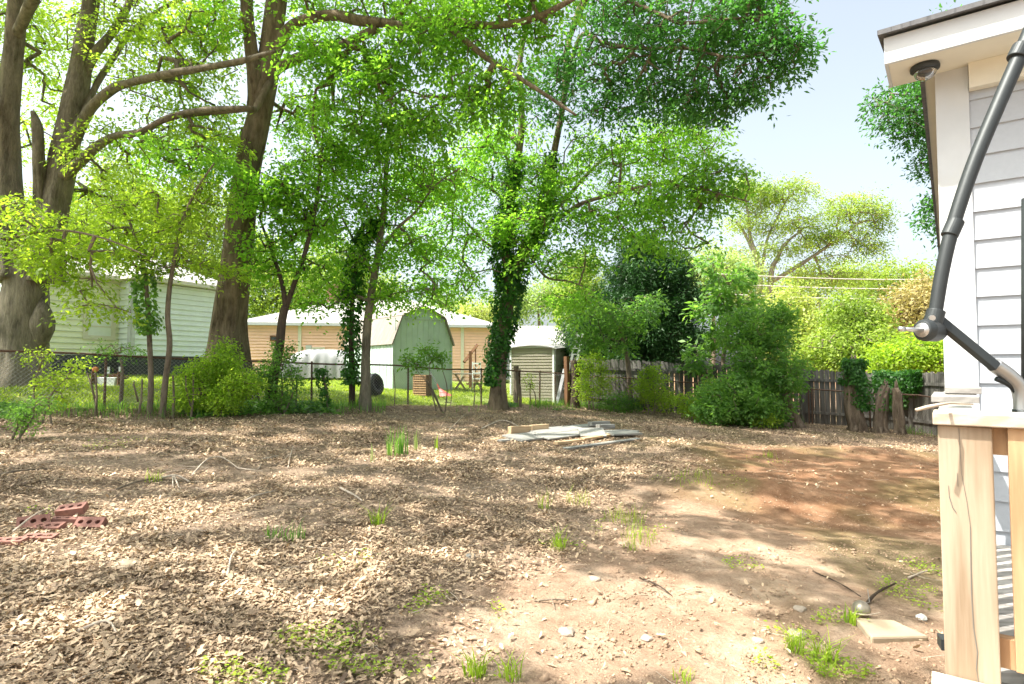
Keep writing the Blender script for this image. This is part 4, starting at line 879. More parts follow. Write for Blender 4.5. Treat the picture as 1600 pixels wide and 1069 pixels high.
tree('oak_tree', 'oak with small dark blue green leaves reaching out from behind the white house eave', 'tree', tro, bo, 'leaf_oak', 'bark_grey', 35, dens=1.5, spray=(.32, 34, .075, .42), r0=.003, thick=.3, rnd=.7)
# ---- dark cedar, magnolia and big shrubs by the board fence
Yc = 22.0
trc = [([gbase(1010, Yc, -.1), P(1008, 520, Yc), P(1005, 440, Yc), P(1000, 372, Yc)], [.20, .16, .10, .03], True)]
bc = [px_blob(a, b, Yc + dy, rx, ry, n) for a, b, dy, rx, ry, n in ((1000, 390, 0, 28, 20, 50), (1010, 430, 0, 58, 30, 130), (990, 480, 0, 80, 34, 190), (1030, 530, 0, 75, 40, 170), (930, 530, 0, 50, 40, 110), (960, 580, 0, 90, 40, 120), (1060, 470, 0, 40, 40, 70), (1045, 420, 0, 30, 24, 40))]
tree('cedar_tree', 'dark green dense cedar rising behind the long board fence', 'tree', trc, bc, 'leaf_conifer', 'bark_dark', 36, dens=1.8, spray=(.7, 80, .15, .25), droop=.1, flat=.6, rnd=.7, thick=.28)
Yk = 18.6
trk = [([gbase(985, Yk + 1.2, -.1), P(980, 560, Yk + 1), P(960, 500, Yk + .5), P(930, 470, Yk)], [.10, .08, .06, .03], True)]
bk = [px_blob(a, b, Yk + dy, rx, ry, n) for a, b, dy, rx, ry, n in ((940, 485, 0, 60, 22, 70), (990, 500, .2, 45, 22, 46), (920, 520, 0, 35, 24, 36), (960, 535, .4, 40, 16, 26), (1010, 470, .4, 30, 16, 20))]
tree('maple_tree', 'mid green small tree with drooping sprays in front of the dark cedar', 'tree', trk, bk, 'leaf_shrub', 'bark_small', 37, dens=.7, spray=(.6, 34, .14, .45), r0=.004, droop=.4, flat=.2)
Ym = 19.4
trm = [([gbase(1128, Ym, -.1), P(1130, 560, Ym), P(1140, 510, Ym), P(1142, 460, Ym), P(1130, 430, Ym)], [.09, .07, .06, .045, .02], True),
       (at([(1133, 570), (1110, 560, 0), (1090, 555, 0)], Ym), [.03, .02, .01], False)]
bm_ = [px_blob(a, b, Ym + dy, rx, ry, n) for a, b, dy, rx, ry, n in ((1140, 440, 0, 40, 24, 44), (1110, 480, 0, 34, 24, 34), (1160, 490, 0, 40, 30, 50), (1095, 560, -.2, 24, 24, 26), (1130, 530, 0, 40, 20, 30), (1110, 415, 0, 20, 14, 12))]
tree('magnolia_tree', 'young magnolia with large glossy leaves above the board fence', 'tree', trm, bm_, 'leaf_shrub', 'bark_small', 38, dens=.65, spray=(.42, 20, .24, .40), r0=.005, rnd=.6, thick=.3, droop=.15)
def shrub(name, label, px, Y, blobs, leaf, seed, spray=(.35, 44, .07, .55), cat='shrub', group=None, stems=5, r0=.0035, flat=.6, dz=0):
    b0 = G(px, Y); rd = random.Random(seed); tr = []
    for i in range(stems):
        a = b0 + Vector((rd.uniform(-.15, .15), rd.uniform(-.1, .1), -.05)); cx = blobs[i % len(blobs)]; e = P(cx[0], cx[1], Y + cx[2]); e = a + (e - a) * .8
        mid = (a + e) / 2 + Vector((rd.uniform(-.1, .1), 0, .1)); tr.append(([a, mid, e], [.02, .014, .006], True))
    bb = [px_blob(a, b, Y + dy, rx, ry, n) for a, b, dy, rx, ry, n in blobs]
    return tree(name, label, cat, tr, bb, leaf, 'bark_small', seed, group, spray, r0=r0, flat=flat, rnd=.65, thick=.3, droop=.15, seg=6)
shrub('big_shrub', 'huge dark green rounded shrub crowding the board fence right of centre', 1180, 16.6, ((1180, 520, .6, 60, 40, 120), (1200, 580, 0, 60, 45, 150), (1150, 620, -.4, 60, 34, 130), (1210, 500, .8, 34, 26, 40), (1120, 636, -.6, 34, 16, 40), (1190, 640, -.2, 50, 20, 60)), 'leaf_shrub', 41, (.40, 46, .115, .45), stems=6)
shrub('bright_shrub', 'bright green bush at the left end of the board fence beside the ladder', 925, 19.2, ((925, 570, 0, 24, 18, 40), (918, 605, 0, 20, 22, 40), (945, 600, 0, 20, 16, 20)), 'leaf_lime', 42)
shrub('bright_shrub', 'feathery lime green bush against the middle of the board fence', 1020, 18.4, ((1020, 590, 0, 18, 20, 40), (1030, 622, 0, 26, 18, 46), (1005, 610, 0, 18, 20, 24)), 'leaf_lime', 43)
shrub('low_shrub', 'low dark bush below the board fence between the two lime green bushes', 965, 18.6, ((965, 628, 0, 20, 14, 34), (985, 634, 0, 16, 8, 16)), 'leaf_shrub', 44, stems=3)
shrub('low_shrub', 'bright leafy bush spilling over the left foot of the huge dark shrub', 1085, 17.3, ((1085, 636, 0, 22, 12, 36), (1070, 626, 0, 16, 10, 16), (1122, 622, -.5, 30, 24, 60), (1140, 645, -.6, 30, 12, 30)), 'leaf_lime', 45, stems=3)
shrub('low_shrub', 'small bright ground bush at the right foot of the huge dark shrub', 1192, 15.8, ((1195, 655, 0, 16, 5, 18),), 'leaf_lime', 46, stems=3)
shrub('fence_shrub', 'bright lime bush swallowing the chain link fence under the leaning tree', 345, 12.0, ((345, 570, 0, 30, 20, 50), (310, 585, 0, 26, 20, 40), (370, 600, 0, 34, 24, 60), (330, 620, 0, 50, 22, 80), (355, 545, .2, 14, 12, 12)), 'leaf_young', 47, (.32, 44, .07, .5), stems=5)
shrub('fence_shrub', 'straggly reddish leaved bush around the small forked tree', 440, 13.0, ((440, 560, 0, 30, 26, 30), (415, 590, 0, 24, 26, 34), (460, 590, 0, 20, 20, 20), (435, 625, 0, 30, 12, 30)), 'leaf_shrub', 48, (.3, 26, .07, .55), stems=5)
shrub('seedling', 'bright seedling with upright leaves growing in front of the far left trunk', 78, 9.6, ((60, 556, 0, 18, 6, 10), (90, 590, 0, 34, 10, 20), (115, 570, 0, 16, 8, 10), (84, 620, 0, 20, 10, 10), (62, 600, 0, 12, 8, 6)), 'leaf_lime', 49, (.25, 22, .055, .5), cat='seedling', stems=3)
shrub('seedling', 'small fluffy green seedling at the far left edge of the leaf litter', 38, 8.3, ((38, 650, 0, 20, 18, 26), (60, 632, 0, 24, 8, 10)), 'leaf_shrub', 50, (.22, 30, .045, .5), cat='seedling', stems=3)
shrub('seedling', 'long leaved sumac like seedling hanging in front of the pale green shed', 688, 15.6, ((668, 550, 0, 20, 10, 14), (650, 568, 0, 20, 8, 14), (690, 560, 0, 14, 10, 12), (640, 560, 0, 10, 6, 6)), 'leaf_shrub', 51, (.3, 20, .11, .4), cat='seedling', stems=4)
shrub('seedling', 'thin yellow green seedling in front of the tan metal shed', 830, 18.6, ((828, 598, 0, 9, 18, 16),), 'leaf_lime', 52, (.2, 20, .06, .4), cat='seedling', stems=2)
# ---- background trees
def bgtree(name, label, px, Y, blobs, leaf, bark, seed, spray, tw=.25, group='trees beyond the fences', top=None):
    b0 = G(px, Y); t0 = P(*(top or (px, blobs[0][1])), Y); tr = [([b0, (b0 * .5 + t0 * .5) + Vector((.2, 0, 0)), t0], [tw, tw * .7, tw * .2], True)]
    return tree(name, label, 'tree', tr, [px_blob(a, b, Y + dy, rx, ry, n) for a, b, dy, rx, ry, n in blobs], leaf, bark, seed, group, spray, r0=.012, flat=.6, rnd=.7, thick=.35, droop=.1)
SF = (1.5, 60, .22, .6)
Yt = 44
trt = [([G(1185, Yt), P(1185, 470, Yt), P(1186, 430, Yt)], [.5, .32, .28], True),
       (at([(1187, 440), (1183, 405), (1172, 370), (1168, 330), (1160, 300)], Yt), [.22, .17, .13, .09, .04], True),
       (at([(1187, 440), (1192, 410), (1200, 370), (1215, 340), (1230, 310)], Yt), [.2, .15, .12, .1, .05], False),
       ([G(1197, Yt), P(1204, 440, Yt), P(1214, 405, Yt), P(1228, 380, Yt), P(1250, 362, Yt)], [.26, .2, .16, .12, .05], True),
       (at([(1206, 440), (1240, 420), (1268, 402), (1300, 380), (1340, 350)], Yt), [.2, .2, .16, .12, .05], False),
       (at([(1180, 400), (1158, 355), (1146, 345)], Yt), [.15, .12, .05], False)]
bt_ = [px_blob(a, b, Yt + dy, rx, ry, n) for a, b, dy, rx, ry, n in ((1180, 310, 0, 45, 24, 70), (1230, 300, 0, 50, 22, 60), (1200, 350, 0, 50, 26, 50), (1260, 345, 0, 40, 20, 36), (1340, 325, 0, 50, 24, 90), (1310, 365, 0, 50, 18, 60), (1350, 385, 0, 30, 18, 30), (1160, 290, 0, 24, 14, 20), (1300, 405, 0, 30, 10, 12), (1240, 385, 0, 40, 16, 24), (1190, 395, 0, 40, 16, 24), (1175, 430, 0, 40, 14, 24), (1250, 425, 0, 40, 14, 20), (1320, 435, 0, 40, 14, 20), (1150, 350, 0, 24, 18, 16), (1375, 350, 0, 16, 20, 16), (1270, 375, 0, 40, 12, 16))]
tree('spreading_tree', 'tall airy pale green tree with wide spreading crown far off against the sky', 'tree', trt, bt_, 'leaf_far', 'bark_pale', 60, 'trees beyond the fences', (1.4, 46, .18, .5), dens=1.15, r0=.012, thick=.14, flat=.2, droop=.1)
BG = [
 ('round_tree', 'dull green round tree low on the skyline right of the airy spreading tree', 1265, 52, ((1290, 440, 0, 60, 26, 70), (1350, 428, 0, 50, 22, 60), (1230, 460, 0, 50, 30, 60)), 'leaf_far', 61),
 ('round_tree', 'small round tree on the skyline left of the umbrella arm', 1410, 48, ((1405, 432, 0, 40, 20, 50), (1440, 450, 0, 40, 26, 60), (1370, 455, 0, 50, 22, 60)), 'leaf_far', 62),
 ('blossom_tree', 'creamy yellow flowering tree behind the huge dark shrub', 1250, 26, ((1240, 480, 0, 40, 24, 80), (1270, 520, -.6, 40, 34, 100), (1230, 530, 0, 40, 36, 90)), 'leaf_yellow', 63),
 ('lime_tree', 'vivid lime green tree behind the ivy topped stump', 1330, 22, ((1330, 500, 0, 46, 40, 130), (1360, 540, -.6, 50, 34, 120), (1300, 550, -.4, 50, 32, 110)), 'leaf_far', 64),
 ('rusty_tree', 'reddish brown budding tree beside the umbrella crank', 1430, 23, ((1420, 490, 0, 40, 34, 120), (1450, 470, .4, 36, 30, 90)), 'leaf_red', 65),
 ('lime_tree', 'bright lime green bush mass under the reddish budding tree', 1440, 19.5, ((1440, 555, 0, 50, 24, 130), (1395, 565, 0, 40, 18, 80), (1480, 545, 0, 40, 34, 80)), 'leaf_lime', 66),
 ('pale_tree', 'pale yellow green tree between the cedar and the airy spreading tree', 1110, 38, ((1110, 410, 0, 50, 24, 70), (1150, 430, 0, 40, 24, 60), (1080, 440, 0, 40, 30, 60), (1150, 470, 0, 50, 28, 60)), 'leaf_far_pale', 67),
 ('conifer_tree', 'dull round topped conifer left of the dark cedar', 908, 40, ((908, 420, 0, 24, 18, 50), (910, 455, 0, 36, 26, 80), (905, 490, 0, 44, 24, 80)), 'leaf_far', 68),
 ('yellow_tree', 'small yellow green tree on the skyline between the peach house and the ivy tree', 745, 46, ((745, 492, 0, 28, 16, 60), (730, 505, 0, 30, 14, 40)), 'leaf_yellow', 69),
 ('pale_tree', 'pale tree on the skyline behind the far pale roof', 840, 56, ((840, 470, 0, 46, 20, 70), (800, 480, 0, 40, 20, 60), (870, 455, 0, 30, 26, 50)), 'leaf_far_pale', 70),
 ('pale_tree', 'faint pale tree peeping over the right slope of the peach house roof', 705, 58, ((700, 480, 0, 30, 14, 36), (685, 490, 0, 30, 12, 30)), 'leaf_far_pale', 71),
 ('far_tree', 'bright tree above the peach house roof between two trunks', 430, 42, ((420, 440, 0, 50, 40, 110), (480, 450, 0, 50, 34, 100), (390, 400, 0, 46, 40, 90), (455, 480, 0, 60, 24, 80), (400, 485, 0, 30, 20, 40)), 'leaf_far', 72),
 ('far_tree', 'bright tree directly behind the peach house chimney', 560, 46, ((550, 440, 0, 50, 30, 80), (600, 455, 0, 40, 20, 50), (520, 410, 0, 50, 34, 70)), 'leaf_far', 73),
 ('far_tree', 'tall yellow green tree rising behind the aqua wing of the left house', 290, 34, ((290, 400, 0, 70, 40, 100), (250, 340, 0, 70, 50, 120), (330, 340, 0, 60, 50, 100), (350, 430, 0, 40, 30, 50)), 'leaf_far', 74),
 ('far_tree', 'tall yellow green tree rising over the green house roof', 130, 36, ((150, 370, 0, 70, 50, 110), (90, 340, 0, 60, 50, 90), (190, 300, 0, 70, 50, 90), (20, 380, 0, 50, 50, 70), (-20, 330, 0, 60, 60, 60)), 'leaf_far', 75),
]
for nm, lb_, px, Y, bb, lf, sd2 in BG:
    s_ = Y / 40; bgtree(nm, lb_, px, Y, bb, lf, 'bark_small', sd2, (1.3 * s_ ** .8, 48, .20 * s_ ** .7, .55), tw=.16 * s_ + .04)
# ---- unseen tree added overhead: leaf sprays set on sun rays to dapple the ground
#SHADE
def proj(X, Y, Z):
    zc = Y * math.cos(th) + (Z - CAMZ) * math.sin(th); yc = -Y * math.sin(th) + (Z - CAMZ) * math.cos(th)
    return 800 + F * X / zc, 534.5 - F * yc / zc
LIT = ((30, 845, 60, 14), (480, 735, 60, 8), (700, 870, 40, 12), (880, 684, 100, 13), (60, 712, 90, 8), (230, 706, 90, 6), (330, 748, 150, 13), (60, 768, 60, 7), (290, 800, 115, 26), (420, 818, 50, 20), (210, 872, 90, 24), (330, 868, 50, 20), (100, 975, 120, 28), (375, 925, 50, 24), (570, 870, 80, 34), (540, 930, 65, 30), (610, 955, 45, 22), (650, 715, 105, 12), (590, 752, 55, 9), (840, 865, 45, 26), (920, 785, 75, 17), (1000, 960, 250, 62), (880, 905, 115, 24), (1060, 1030, 210, 50), (820, 1000, 90, 50), (1140, 788, 130, 18), (1110, 845, 95, 18), (1000, 838, 45, 14), (1290, 748, 60, 12), (1410, 792, 55, 11), (540, 1050, 90, 20), (700, 1060, 40, 20), (1200, 700, 70, 6), (1060, 690, 50, 5), (900, 740, 45, 8), (450, 690, 70, 6), (1390, 1035, 70, 18), (1440, 700, 60, 7), (180, 680, 60, 4), (560, 672, 60, 4), (960, 655, 60, 3.5), (1200, 665, 50, 3.5), (1330, 860, 30, 9), (1240, 880, 40, 10))
DARK = ((850, 940, 55, 12), (965, 873, 60, 12), (1000, 1003, 35, 8), (1110, 815, 60, 7), (300, 776, 50, 4), (1180, 930, 30, 10))
def shade_cells(x0, x1, y0, y1, st, skip, seed):
    r = np.random.default_rng(seed); X, Y = np.meshgrid(np.arange(x0, x1, st), np.arange(y0, y1, st)); X = X.ravel() + r.uniform(-.5, .5, X.size) * st; Y = Y.ravel() + r.uniform(-.5, .5, Y.size) * st
    Z = gz(X, Y); px, py = proj(X, Y, Z); lit = np.zeros(len(X), bool)
    for cx, cy, rx, ry in LIT: lit |= ((px - cx) / rx) ** 2 + ((py - cy) / ry) ** 2 < 1
    for cx, cy, rx, ry in DARK: lit &= ~(((px - cx) / rx) ** 2 + ((py - cy) / ry) ** 2 < 1)
    k = (~lit) & (px > -260) & (px < 1500) & (r.uniform(0, 1, len(X)) > skip); X, Y, Z = X[k], Y[k], Z[k]
    h = np.maximum(8.0, 4.2 + .66 * Y) + r.uniform(-.5, .5, len(X)) + 1.0 * np.sin(X * .9 + Y * .7) ** 2; s_ = np.array(SUN) / SUN.z
    P3 = np.stack([X, Y, Z], 1) + s_[None] * h[:, None]; return [(p, np.array([.05, .05, .05]), 1) for p in P3]
shade = shade_cells(-8, 5.5, 1.6, 7.2, .34, .05, 1); shade_far = shade_cells(-13, 11, 7.2, 17.5, .50, .08, 2)
b0 = Vector((-10.5, 4.0, gzf(-10.5, 4.0) - .1)); 
trs = [([b0, b0 + Vector((.3, .1, 3.5)), b0 + Vector((.9, .4, 7.0)), b0 + Vector((1.8, .8, 10.5))], [.42, .34, .26, .12], True),
       ([b0 + Vector((.5, .2, 4.8)), Vector((-7.5, 4.5, 7.4)), Vector((-5, 4.6, 8.3)), Vector((-2.2, 4.4, 8.8)), Vector((0, 4.6, 9.2))], [.18, .15, .12, .08, .04], False),
       ([b0 + Vector((.8, .3, 6)), Vector((-8.4, 7, 8.8)), Vector((-6, 9, 10)), Vector((-2, 11.5, 11.6)), Vector((1, 13, 12.6))], [.16, .14, .11, .08, .04], False)]
tree('added_shade_tree', 'unseen tree added outside the left edge with high crown shaped to dapple the yard', 'tree', trs, shade, 'leaf_ivy', 'bark_grey', 80, spray=(.34, 74, .12, .7), r0=.003, crowns=[(shade_far, 'leaf_ivy', (.50, 84, .16, .7))], thick=.2)
# ------------------------------------------------------------------ props
# covered car
cc = G(492, 24.5); CX, CY = P(478, 560, 24.0).x, 24.6
cc = Vector((CX + .35, CY, gzf(CX, CY)))
tc_ = thing('covered_car', 'car under a wrinkled silver grey tarp parked before the peach house', 'car', loc=cc)
cs_, ct_ = math.cos(R(20)), math.sin(R(20)); nxg, nyg = 90, 46; V = []
for j in range(nyg):
    for i in range(nxg):
        u = -1 + 2 * i / (nxg - 1); v = -1 + 2 * j / (nyg - 1)
        L_, W_ = 2.15, .95
        body = .92 * min(1, (1 - abs(u) ** 5) * 1.0 + .05) ; cab = .52 * max(0, 1 - ((u - .08) / .62) ** 4) ** .8 * max(0, 1 - abs(v) ** 4)
        edge = max(0, 1 - abs(v) ** 9) * max(0, 1 - abs(u) ** 12); z = (.06 + .80 * (body + cab) * edge ** .5)
        wr = (1 - edge * .5) * .03 * math.sin(u * 31 + 4 * math.sin(v * 3)) * math.cos(v * 6 + u * 7) + .018 * math.sin(u * 11 + v * 7 + 3 * math.sin(v * 5)) + .006 * math.sin(u * 31 - v * 13)
        x = u * L_ * (1 + .05 * wr * 8); y = v * W_ * (1 + wr * .9); z = max(.02, z + wr * .6)
        V.append((x * cs_ - y * ct_, x * ct_ + y * cs_, z))
ii = np.array([j * nxg + i for j in range(nyg - 1) for i in range(nxg - 1)]); Fq = np.stack([ii, ii + 1, ii + nxg + 1, ii + nxg], 1)
idxmesh('tarp', np.array(V), Fq, M['tarp'], tc_, True)
for sx in (-1.3, 1.3):
    for sy in (-.8, .8):
        mb = MB(); c = Vector((sx * cs_ - sy * ct_, sx * ct_ + sy * cs_, .3)); ax = Vector((-ct_, cs_, 0)); mb.lathe(c - ax * .1, [(.2, 0), (.31, .02), (.32, .1), (.31, .18), (.2, .2)], 20, ax); mb.build('wheel', M['black'], tc_, True)
# pallet of stacked crates / vents by the shed
a = P(660, 612, 18.6); z0 = gzf(a.x, a.y); Hh = P(660, 587, 18.6).z - z0 + .02
r0_ = thing('slatted_crate', 'tall brown slatted wooden crate standing against the pale green shed front', 'crate', loc=(a.x, a.y, z0))
mb = MB(); ca, sa = math.cos(R(-20)), math.sin(R(-20)); ux = Vector((ca, sa, 0)); uy = Vector((-sa, ca, 0))
for s in (-.2, 0, .2): mb.box(ux * s + Vector((0, 0, Hh / 2)) - uy * .0, (.05, .35, Hh), ux, uy)
mb.build('frame', M['brown_board'], r0_)
mb = MB()
for k in range(9): mb.box(-uy * .19 + Vector((0, 0, .04 + k * (Hh - .06) / 8)), (.46, .02, .045), ux, uy); mb.box(uy * .19 + Vector((0, 0, .04 + k * (Hh - .06) / 8)), (.46, .02, .045), ux, uy)
for k in range(9): mb.box(ux * -.235 + Vector((0, 0, .04 + k * (Hh - .06) / 8)), (.02, .35, .10), ux, uy)
mb.build('slats', M['baluster_wood'], r0_)
# leaf rake
RY = 18.2
t_ = thing('leaf_rake', 'red plastic leaf rake leaning with its head on the grass beside the shed', 'rake', loc=P(690, 612, RY))
lo = -Vector(t_.location); mb = MB(); mb.tube([P(663, 567, RY + .8), P(684, 602, RY)], .013, 8); mb.build('handle', M['black'], t_).location = lo
mb = MB(); a = P(684, 601, RY); 
mb.tube([P(683, 600, RY), P(687, 608, RY)], [.02, .03], 8)
tips = [P(688 + 18 * f, 619.5 - 1.0 * f, RY - .25 + .15 * f) for f in [i / 11 for i in range(12)]]; hb = P(686.5, 607, RY)
for p in tips: mb.beam(hb, p, .032, .006, (0, -1, .3))
mb.beam(hb * .4 + tips[0] * .6, hb * .4 + tips[-1] * .6, .04, .012, (0, -1, .3)); mb.build('head', M['red_plastic'], t_).location = lo
# dark coil / tyre stack by the slim tree
a = G(577, 17.4); r_ = MB(); t_ = thing('tyre_stack', 'two dark tyres leaning against the sunlit shed side behind the slim tree', 'tyres', loc=a)
for k, (dx, tl) in enumerate(((0, .25), (.24, .45))):
    mb = MB(); ax = Vector((math.cos(tl), -.35, math.sin(tl) * .5)).normalized(); mb.lathe(Vector((dx * .8, 0, .33)) - ax * .09, [(.19, .0), (.30, .01), (.33, .06), (.33, .14), (.30, .18), (.19, .18), (.17, .09), (.19, .0)], 26, ax); mb.build('tyre', M['black'], t_, True)
# white box-like cooler with posts (chair) by green house
a = G(171, 15.0); t_ = thing('garden_chair', 'upturned white garden chair with brown arms standing before the dark skirting', 'chair', loc=a)
mb = MB(); z = P(171, 573, 15).z - a.z; h_ = z
mb.poly_prism([(-.2, -.1, 0), (.2, -.1, 0), (.25, -.1, h_ * .45), (-.25, -.1, h_ * .45)], (0, .35, 0)); mb.build('seat', M['plastic_white'], t_, False, .01)
for s in (-1, 1):
    mb = MB(); mb.box((s * .15, .2, h_ * .62), (.05, .04, h_ * .75)); mb.build('leg', M['plastic_white'], t_)
    mb = MB(); mb.tube([(s * .33, -.1, .02), (s * .33, -.08, h_ * .75)], [.045, .055], 8); mb.tube([(s * .33, -.1, h_ * .38), (s * .31, .25, h_ * .45)], .04, 8); mb.build('arm', M['brown_board'], t_)
mb = MB(); mb.box((0, .2, h_ * .55), (.42, .05, .09)); mb.build('crossbar', M['brown_board'], t_)
# orange cap post / rusty can on stake
def stake(px, Y, ytop, r_, label, top=None, lean=0, twin=False, group=None):
    r_ *= .62
    b0 = gbase(px, Y, -.1); t0 = P(px + lean, ytop, Y); t_ = thing('dead_stem', label, 'dead stem', group, loc=b0); lo = -Vector(b0)
    mid = (b0 + t0) / 2 + Vector((.03, 0, 0)); mb = MB(); mb.tube(cr([b0, b0 * .6 + t0 * .4 + Vector((.02, 0, 0)), mid, t0]), list(np.linspace(r_ * 1.3, r_ * .8, 25)), 9, lambda f, p: 1 + .12 * math.sin(f * 17 + p * 3)); mb.build('trunk', M['bark_small'], t_, True).location = lo
    if twin: mb = MB(); mb.tube([b0 + Vector((0, 0, .35)), b0 + Vector((-.10, 0, .7)), t0 + Vector((-.15, 0, -.05))], [r_, r_ * .9, r_ * .7], 8); mb.build('branch', M['bark_small'], t_, True).location = lo
    if top: mb = MB(); mb.lathe(t0, [(.02, -.04), (.045, -.02), (.055, .01), (.04, .045), (.01, .06)], 12); mb.build('fungus', M['orange'], t_, True).location = lo
    return t_
stake(152, 10.9, 578, .03, 'dead forked stem topped with an orange brown knob at the left fence', True, -3, True)
stake(218, 11.4, 592, .03, 'short dead crooked stem just left of the ivy sleeved sapling', None, 4, True)
stake(272, 11.6, 586, .035, 'short dead stem right of the bare curved sapling', None, -2)
stake(300, 11.7, 583, .03, 'dead stem with a side shoot left of the bright lime fence bush', None, 2, True)
st_ = stake(516, 14.0, 575, .05, 'leaning ivy dotted dead stem beside a fence post left of the slim tree', None, -14)
ivy_on('ivy', '', [gbase(512, 14.0), P(505, 600, 14.0), P(501, 575, 14.0)], [.07, .08, .08], 900, .06, 'leaf_ivy', 61, parent=st_, spread=.04)
stake(462, 13.4, 585, .03, 'thin dark dead stem right of the small forked tree', None, 1)
stake(617, 15.6, 577, .018, 'thin curving vine stem in front of the sunlit shed corner', None, -2)
stake(704, 17.0, 600, .018, 'short dead twig stem beside the red rake')
stake(740, 17.0, 590, .022, 'thin dark dead stem left of the ivy clad tree', None, 1)
# steps handrail, picnic table, folding chair
HY = 23.0
def beam_thing(t_, name, segs_, m_, w_=.09):
    lo = -Vector(t_.location)
    for a, b_ in segs_:
        mb = MB(); mb.beam(a, b_, w_, w_, (0, -1, .2)); mb.build(name, M[m_], t_).location = lo
z = gzf(P(735, 600, HY).x, HY)
t_ = thing('stair_handrail', 'brown timber stair handrail with posts slanting up beside the peach house', 'handrail', loc=(P(735, 600, HY).x, HY, z))
beam_thing(t_, 'post', [(Vector((P(735, 600, HY).x, HY, z - .1)), P(735, 549, HY))], 'brown_board', .11)
beam_thing(t_, 'post', [(P(743, 590, HY + .5), P(743, 546, HY + .5))], 'brown_board', .05)
beam_thing(t_, 'rail', [(P(725, 566, HY - .1), P(746, 539, HY + .5))], 'brown_board', .1)
beam_thing(t_, 'tread', [(P(728, 600, HY), P(752, 600, HY + .1)), (P(733, 588, HY + .4), P(755, 588, HY + .5))], 'brown_board', .06)
PY = 22.0; z = gzf(P(720, 600, PY).x, PY)
t_ = thing('picnic_table', 'old wooden table on crossed X legs behind the fence left of the ivy clad tree', 'table', loc=(P(730, 600, PY).x, PY, z)); lo = -Vector(t_.location)
zt0 = P(730, 585, PY).z; 
for px in (719, 745):
    x0, x1 = P(px - 8, 600, PY).x, P(px + 8, 600, PY).x
    beam_thing(t_, 'leg', [(Vector((x0, PY, z)), Vector((x1, PY, zt0))), (Vector((x1, PY + .08, z)), Vector((x0, PY + .08, zt0)))], 'new_board', .07)
mb = MB()
for k in range(4): mb.box((P(732, 600, PY).x, PY - .3 + k * .17, zt0 + .02), (1.15, .15, .035))
mb.build('tabletop', M['old_board'], t_).location = lo
a = P(745, 588, 21.4); t_ = thing('folding_chair', 'white folding chair back showing above the old wooden table', 'chair', loc=(a.x, 21.6, gzf(a.x, 21.6))); lo = -Vector(t_.location)
for s in (738.5, 751):
    mb = MB(); mb.tube([P(s, 612, 21.6), P(s, 566, 21.6)], .018, 8); mb.build('leg', M['plastic_white'], t_).location = lo
mb = MB(); mb.beam(P(738, 568, 21.6), P(751, 568, 21.6), .03, .05); mb.beam(P(739, 569, 21.6), P(750, 583, 21.6), .02, .035, (0, -1, 0)); mb.beam(P(750, 569, 21.6), P(739, 583, 21.6), .02, .034, (0, -1, 0)); mb.beam(P(738, 583, 21.6), P(751, 583, 21.6), .03, .04); mb.build('backrest', M['plastic_white'], t_).location = lo
mb = MB(); mb.box((a.x, 21.5, P(745, 592, 21.6).z), (.34, .35, .03)); mb.build('seat', M['plastic_white'], t_).location = lo
# old timber posts near the fence corner, ladder, board
def post(px, Y, ytop, w_, m_, label, name='timber_post', lean=(0, 0)):
    b0 = gbase(px, Y, -.1); t0 = P(px + lean[0], ytop, Y); mb = MB(); mb.tube(cr([b0, (b0 + t0) / 2 + Vector((.02, 0, 0)), t0], 6), w_ / 2 * 1.25, 4 if m_ != 'deadwood' and m_ != 'bark_dark' else 12, (lambda f, p: 1 + .16 * math.sin(p * 3 + f * 5) + .1 * math.sin(f * 23 + p * 5)) if m_ in ('deadwood', 'bark_dark') else None)
    return tag(mb.build(name, M[m_], None, m_ in ('deadwood', 'bark_dark')), label, 'post' if 'post' in name else 'stump')
post(885, 19.6, 557, .15, 'brown_board', 'square brown timber post at the corner where both fences meet')
post(898, 19.6, 563, .26, 'bark_dark', 'dark rotten trunk standing right of the square brown timber post', 'tree_stump')
post(806, 18.6, 572, .13, 'deadwood', 'dead brown trunk stub standing behind the wire right of the ivy clad tree', 'tree_stump')
post(813, 18.0, 600, .07, 'deadwood', 'thin dead stub leaning beside the dead brown trunk stub', 'tree_stump', (-2, 0))
LY = 20.4
t_ = thing('ladder', 'aluminium ladder leaning upright behind the corner post by the tan shed', 'ladder', loc=G(890, LY)); lo = -Vector(t_.location)
La, Lb = P(892, 566, LY), P(902, 520, LY + .3); Ra, Rb = P(901, 566, LY), P(911, 522, LY + .3)
La2 = La + (La - Lb) * .9; Ra2 = Ra + (Ra - Rb) * .9
for a, b_ in ((La2, Lb), (Ra2, Rb)): mb = MB(); mb.beam(a, b_, .075, .03, (0, -1, 0)); mb.build('rail', M['alu'], t_).location = lo
for k in range(9): f = (k + .5) / 9; mb = MB(); mb.tube([La2.lerp(Lb, f), Ra2.lerp(Rb, f)], .016, 8); mb.build('rung', M['alu'], t_).location = lo
mb = MB(); mb.beam(gbase(869, 19.7, 0), P(882, 577, 20.1), .10, .03, (0, -1, 0)); tag(mb.build('white_board', M['white_paint']), 'long white board leaning against the square brown timber post', 'board')
